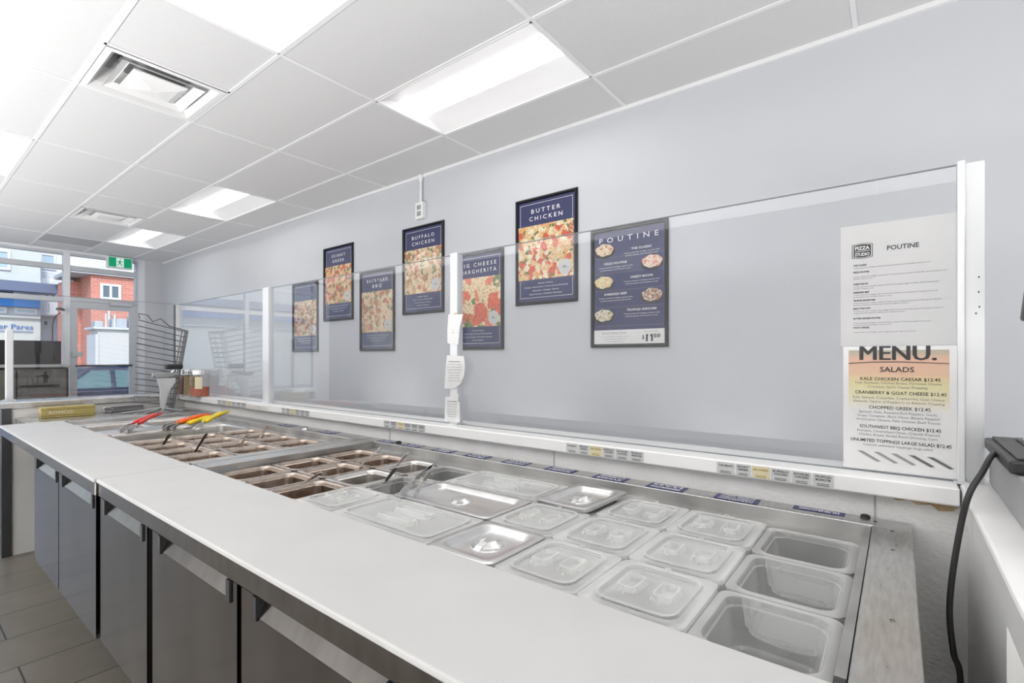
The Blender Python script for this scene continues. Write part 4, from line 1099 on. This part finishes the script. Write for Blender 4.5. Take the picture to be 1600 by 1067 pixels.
# wire rack: horizontal wires that bend round a corner, tied to pairs of uprights
t = thing('wire_rack', (1.35,4.40,TZ), 'tall leaning wire rack standing at the far corner of the counter', 'rack')
def rk(a, b, h):                            # a along the long side (0..1), b along the short side, h height 0..1
    base = Vector((1.355,4.36,TZ+.006)); top = Vector((1.455,4.36,z(.215)))
    c_ = base.lerp(top, h)
    return c_ + Vector((-(.235+.07*h)*a, -.02*a, .045*a*h + .030*a)) + Vector((.055*b, .10*b, 0))
for k_ in range(15):
    h = .07+.91*k_/14
    MB().tube([rk(1,0,h), rk(.5,0,h), rk(0,0,h), rk(0,.5,h), rk(0,1,h)], .0034 if k_ % 5 else .0044, 6).build('wire', M['wire'], t, smooth=60)
for (a,b_) in ((0,.08),(0,.95),(.06,0),(.0,.55)):
    MB().tube([rk(a,b_,0), rk(a,b_,.5), rk(a,b_,1.0)], .0048, 8).build('upright', M['wire'], t, smooth=60)
MB().tube([rk(0,1,1), rk(0,0,1), rk(.35,0,1), rk(.55,0,1.06), rk(.70,0,1.0), rk(.82,0,1.06), rk(1,0,1.05), rk(1,.3,1)], .0042, 8).build('top_rail', M['wire'], t, smooth=60)
# grey stand with splayed feet that clamps the rack
t = thing('clamp_stand', (1.30,4.33,TZ), 'grey cast stand with splayed feet and black clamp knob in front of the wire rack', 'stand')
B0 = Vector((1.285,4.30,TZ))
b = MB()
for e_ in (Vector((1.165,4.24,TZ+.006)), Vector((1.40,4.24,TZ+.006)), Vector((1.06,4.36,TZ+.006))):
    b.tube([B0+Vector((0,0,.03)), B0.lerp(e_,.5)+Vector((0,0,.012)), e_], [.012,.009,.006], 8)
b.build('foot', M['grey_box'], t, smooth=50)
b = MB()
fV = lambda u,v,d_: (1.285+u, 4.30-d_, TZ+v)
b.prism([(-.014,.015),(.012,.015),(.045,.16),(.085,.215),(.085,.25),(.03,.25),(-.03,.25),(-.03,.22),(-.012,.17)], fV, -.014, .014)
b.build('upright_plate', M['aluminium'], t, bevel=.003)
MB().prism([(-.055,.285),(.10,.295),(.11,.275),(.03,.255),(-.035,.25)], fV, -.02, .02).build('clamp_head', M['grey_box'], t, bevel=.004)
MB().tube([fV(-.06,.275,0), fV(-.03,.27,.0)], .018, 10).build('clamp_wheel', M['grey_box'], t, smooth=50)
MB().box(1.305,1.415,4.27,4.33,TZ+.315,TZ+.355).build('clamp_knob', M['black'], t, bevel=.010)
MB().tube([fV(.06,.28,0), fV(.075,.32,0)], .008, 8).build('clamp_stem', M['chrome'], t)
# dark scraper tray
t = thing('scraper', (1.1,4.50,TZ), 'flat dark scraper with wire handle lying against the end wall', 'scraper')
MB().prism([(.99,4.50),(1.24,4.54),(1.25,4.60),(1.0,4.58)], lambda u,v,d_:(u,v,TZ+.002+d_+(.03 if v>4.56 else 0)), 0, .006).build('blade', M['dark_metal'], t)
MB().tube([(1.03,4.50,TZ+.012),(.985,4.47,TZ+.020),(.975,4.45,TZ+.045),(1.0,4.45,TZ+.050),(1.04,4.48,TZ+.03)], .004, 8).build('wire_handle', M['chrome'], t, smooth=50)
# spice jars
def jar(x, y, r, h, fill, mm, label, paper=False):
    t = thing('spice_jar', (x,y,LT), label, 'jar', 'spice jars on the ledge')
    MB().lathe((x,y,LT+.001), [(r*.9,0),(r,.004),(r,h*.80),(r*.93,h*.83)], 28, 0, True).build('glass_body', M['jar_glass'], t, smooth=40, recalc=False)
    MB().lathe((x,y,LT+.004), [(r*.93,0),(r*.94,h*fill)], 28, 0, True, True).build('spice', mm, t, smooth=40)
    MB().lathe((x,y,LT), [(r*.97,h*.82),(r*1.0,h*.83),(r*1.0,h*.985),(r*.95,h),(.001,h)], 28).build('lid', M['chrome'], t, smooth=40)
    if paper:
        p = MB(); A = [math.radians(a) for a in range(222, 268, 6)]
        lo_, hi_ = h*.30, h*.74
        vs_ = [(x+(r+.001)*math.cos(a), y+(r+.001)*math.sin(a), LT+q) for q in (lo_,hi_) for a in A]; n_ = len(A)
        p.add(vs_, [(i,i+1,n_+i+1,n_+i) for i in range(n_-1)]); p.build('paper_label', M['cream'], t, smooth=60, recalc=False)
jar(1.510,4.225,.066,.205,.34,M['spice_red'],'wide jar of red chilli flakes with a cream label, nearest',True)
jar(1.515,4.385,.058,.205,.74,M['spice_tan'],'jar of tan spice between the dark and the red jars')
jar(1.515,4.545,.060,.205,.74,M['spice_dark'],'jar of dark brown spice, farthest and leftmost')

# ------------------------------------------------------------------ till on the right
t = thing('cash_drawer', (1.35,-.3,LT), 'grey metal till box at the right edge beneath the black keypad', 'till')
MB().box(1.02,1.612,-.52,-.168,LT+.001,z(-.212)).build('casing', M['grey_box'], t, bevel=.004)
t = thing('keypad', (1.4,-.3,z(-.21)), 'black keypad with white key legends on top of the grey till box', 'keypad')
MB().box(1.262,1.600,-.44,-.158,z(-.211),z(-.186)).build('base', M['black'], t, bevel=.005)
MB().box(1.275,1.588,-.43,-.170,z(-.186),z(-.181)).build('key_bed', M['dark_grey'], t, bevel=.002)
for i in range(4):
    for j in range(4):
        kx, ky = 1.31+.072*i, -.405+.060*j
        kk = MB().box(kx-.026,kx+.026,ky-.022,ky+.022,z(-.181),z(-.176)).build('key', M['key'], t, bevel=.002)
        s_ = MB(); s_.box(kx-.016,kx-.004,ky-.016,ky+.014,z(-.176),z(-.1757)); s_.box(kx+.004,kx+.009,ky-.012,ky+.012,z(-.176),z(-.1757)); s_.build('legend', M['white_ink'], kk)
t = thing('till_screen', (1.46,-.3,LT), 'dark edge of a till monitor just entering at the right side', 'monitor')
MB().obox((1.45,-.37,z(.19)), (1,0,0), (0,1,.10), (0,-.10,1), .016, .16, .13).build('screen', M['dark_grey'], t, bevel=.006)
MB().box(1.43,1.47,-.42,-.34,z(-.168),z(.10)).build('neck', M['dark_grey'], t, bevel=.006)
MB().box(1.38,1.52,-.45,-.31,z(-.1755),z(-.1675)).build('foot', M['dark_grey'], t, bevel=.003)
def spline(pts, n=8):
    P = [Vector(p) for p in pts]; out = []
    for i in range(len(P)-1):
        p0,p1,p2,p3 = P[max(i-1,0)],P[i],P[i+1],P[min(i+2,len(P)-1)]
        for k_ in range(n):
            q = k_/n
            out.append(.5*((2*p1)+(p2-p0)*q+(2*p0-5*p1+4*p2-p3)*q*q+(3*p1-p0-3*p2+p3)*q**3))
    out.append(P[-1]); return out
cb = MB().tube(spline([(1.46,-.166,z(-.198)),(1.40,-.148,z(-.203)),(1.34,-.130,z(-.225)),(1.30,-.108,z(-.262)),(1.30,-.0955,z(-.326)),(1.30,-.083,z(-.429)),(1.30,-.079,z(-.506)),(1.30,-.085,z(-.58)),(1.30,-.095,z(-.64)),(1.31,-.09,z(-.9)),(1.33,-.08,.02)]), .0054, 10)
tag(cb.build('power_cable', M['cable'], loc=(1.3,-.09,.02), smooth=60), 'thick black cable drooping from the till box down past the slab', 'cable')

# ================================================================== STREET OUTSIDE
struct(MB().box(-14,30,YS+.1,13.2,-.30,-.02).build('pavement', M['concrete']))
struct(MB().box(-14,30,13.2,23.5,-.40,-.30).build('road', M['street_asphalt']))
struct(MB().box(-14,34,23.5,40,-.40,-.24).build('far_pavement', M['concrete']))
def w_frame(parent, x0,x1,y,z0,z1, mm='bldg_white', pn='pane_dark', bars=1):
    f = MB(); e=.09
    f.box(x0,x0+e,y-.06,y+.05,z0,z1).box(x1-e,x1,y-.06,y+.05,z0,z1).box(x0+e,x1-e,y-.06,y+.05,z0,z0+e).box(x0+e,x1-e,y-.06,y+.05,z1-e,z1)
    for k_ in range(bars):
        q = x0+(x1-x0)*(k_+1)/(bars+1); f.box(q-.04,q+.04,y-.055,y+.04,z0+e,z1-e)
    o = f.build('window', M[mm], parent)
    MB().box(x0+e*.5,x1-e*.5,y-.03,y-.01,z0+e*.5,z1-e*.5).build('pane', M[pn], o)
# brick building
YB1 = 24.0
t = thing('brick_building', (7.0,26.0,-.24), 'red brick building across the street seen through the door', 'building')
MB().box(4.89,11.0,YB1,26.7,-.24,z(3.16)).build('wall', M['brick'], t)
MB().box(4.40,4.89,YB1+1.5,26.7,-.24,z(3.0)).build('side_wall', M['brick'], t)
MB().box(4.30,11.1,YB1-.12,26.8,z(3.16),z(3.30)).build('roof', M['roof_grey'], t)
w_frame(t, 5.15,5.80,YB1,z(2.25),z(2.86),bars=1); w_frame(t, 7.2,7.9,YB1,z(2.25),z(2.86))
w_frame(t, 4.56,4.76,YB1+1.5,z(.74),z(1.36),bars=0); w_frame(t, 9.0,9.7,YB1,z(2.25),z(2.86))
MB().tube([(5.42,YB1-.05,-.2),(5.42,YB1-.05,z(2.1))], .04, 8).build('downpipe', M['bldg_white'], t)
# white annex
YA = 22.6
t = thing('white_annex', (6.5,23.4,-.24), 'low white annex in front of the brick building, with roof equipment', 'building')
MB().box(4.80,10.5,YA,23.75,-.24,z(1.04)).build('wall', M['white_stucco'], t)
MB().box(4.72,4.80,YA-.05,23.75,-.24,z(.85)).build('corner_trim', M['bldg_white'], t)
MB().box(4.66,10.6,YA-.1,23.8,z(1.04),z(1.12)).build('coping', M['bldg_white'], t)
for (a,b_,hh) in ((4.75,5.0,.22),(5.25,5.7,.34),(5.8,6.2,.5)):
    MB().box(a,b_,YA+.2,YA+.7,z(1.12),z(1.12+hh)).build('roof_unit', M['roof_grey'], t, bevel=.03)
MB().tube([(5.05,YA+.1,z(1.12)),(5.05,YA+.1,z(1.6)),(5.3,YA+.1,z(1.6)),(5.3,YA+.1,z(.5))], .03, 8).build('pipe', M['bldg_white'], t)
# pale shop building with balconies at left
YW = 28.0
t = thing('shop_building', (2.0,31.0,-.24), 'pale building at left across the street with a blue fascia and balconies', 'building')
MB().box(-14,4.08,YW,34,-.24,z(4.9)).build('wall', M['stucco'], t)
MB().box(4.08,7.4,YW+1.5,34,-.24,z(5.6)).build('rear_wing', M['bldg_white'], t)
MB().box(-14,4.45,YW-1.0,YW,z(2.62),z(3.0)).build('canopy', M['canopy_dark'], t)
MB().box(-14,4.02,YW-.25,YW,z(2.06),z(2.58)).build('blue_fascia', M['awning_blue'], t)
w_frame(t, 3.30,3.98,YW,z(1.76),z(2.03),pn='pane_sky',bars=0); w_frame(t, 1.9,3.1,YW,z(1.76),z(2.03),pn='pane_sky',bars=1)
MB().box(-14,4.06,YW-.12,YW,z(1.62),z(1.70)).build('string_course', M['bldg_white'], t)
for (zz) in (3.25,1.95):
    for yy in (YW+1.5,):
        bl = MB().box(4.10,4.95,yy-.5,yy,z(zz-.12),z(zz)).build('balcony', M['bldg_white'], t)
        rb = MB()
        for k_ in range(9): rb.box(4.12+.1*k_,4.15+.1*k_,yy-.5,yy-.46,z(zz),z(zz+.42))
        rb.box(4.10,4.95,yy-.5,yy-.45,z(zz+.42),z(zz+.47)); rb.build('railing', M['bldg_white'], bl)
w_frame(t, 4.35,4.85,YW+1.5,z(2.55),z(3.05),pn='pane_dark'); w_frame(t, 5.3,5.7,YW+1.5,z(2.5),z(3.05)); w_frame(t, 4.25,4.8,YW+1.5,z(3.9),z(4.6),pn='pane_sky',bars=0)
w_frame(t, 1.7,3.2,YW,z(3.5),z(4.3),pn='pane_sky'); w_frame(t, 4.32,4.6,YW+1.5,z(1.35),z(1.7),pn='pane_dark',bars=0)
tx = MB(); fT = lambda u,v,d_: (u, YW-.04-d_, z(v))
text(tx, 'er Pares', fT, 3.86, 1.17, .19, 1.0, 'R', bold=.01)
tx.prism([(2.5,1.06),(3.86,1.06),(3.86,1.085),(2.5,1.085)], fT, 0, .01)
tx.build('shop_lettering', M['blue_ink'], t, recalc=False)
# parked car
t = thing('parked_car', (3.6,15.9,-.30), 'dark blue car parked outside the door', 'car')
G0 = -.30; CZ = G0
def car_prof(y):                             # side silhouette, extruded across the width
    pass
side = [(1.5,.30),(1.5,.62),(1.7,.78),(2.35,.86),(5.3,.88),(5.75,.80),(5.85,.55),(5.80,.30)]
MB().prism(side, lambda u,v,d_:(u,15.0+d_,CZ+v), 0, 1.75).build('body', M['car'], t, bevel=.06)
gh = MB()
lo_ = [(2.35,.86),(5.25,.88)]; hi_ = [(3.0,1.36),(4.35,1.40)]
fC = lambda u,v,d_:(u,15.0+d_,CZ+v)
gh.loft([[fC(2.40,.86,.04),fC(5.25,.88,.04),fC(5.25,.88,1.71),fC(2.40,.86,1.71)],[fC(3.0,1.36,.20),fC(4.45,1.38,.20),fC(4.45,1.38,1.55),fC(3.0,1.36,1.55)],[fC(3.2,1.41,.28),fC(4.2,1.42,.28),fC(4.2,1.42,1.47),fC(3.2,1.41,1.47)]],0,False,True)
gh.build('cabin', M['car'], t, bevel=.03)
def side_glass(u0,u1,u2,u3):
    def P(u,v): q=(v-.86)/.5; return fC(u, v, .03+.16*q)
    g_ = MB(); g_.add([P(u0,.90),P(u1,.90),P(u2,1.31),P(u3,1.31)],[(0,1,2,3)]); return g_.build('side_window', M['car_glass'], t, recalc=False)
side_glass(2.60,3.45,3.45,3.10); side_glass(3.55,4.85,4.35,3.55)
for u in (2.2,5.0):
    MB().tube([fC(u,.32,-.02),fC(u,.32,.20)], .32, 20).build('wheel', M['tyre'], t, smooth=50)
MB().box(3.80,3.84,14.97,15.0,CZ+.62,CZ+.70).build('door_handle', M['chrome'], t)
rnd = random.Random(3)
for k_, (x_, s_) in enumerate(((3.95,.20),(4.42,.22),(4.9,.18),(5.4,.2))):
    b = MB()
    b.lathe((x_,21.9,-.30), [(.14,0),(.18,.35)], 12, 0, True, True)
    for q in range(6):
        cx_, cy_, cz_ = x_+rnd.uniform(-.05,.05), 21.9+rnd.uniform(-.1,.1), .25+rnd.uniform(0,.25)
        b.lathe((cx_,cy_,cz_), [(.02,-.16),(.13,-.08),(.16,0),(.11,.1),(.02,.16)], 8, 1, True, True)
    tag(b.build('planter', [M['white_stucco'], M['bush']], loc=(x_,21.9,-.30)), 'planter with shrubs before the white annex, number %s from the left' % ORD[k_], 'planter', 'planters across the street')
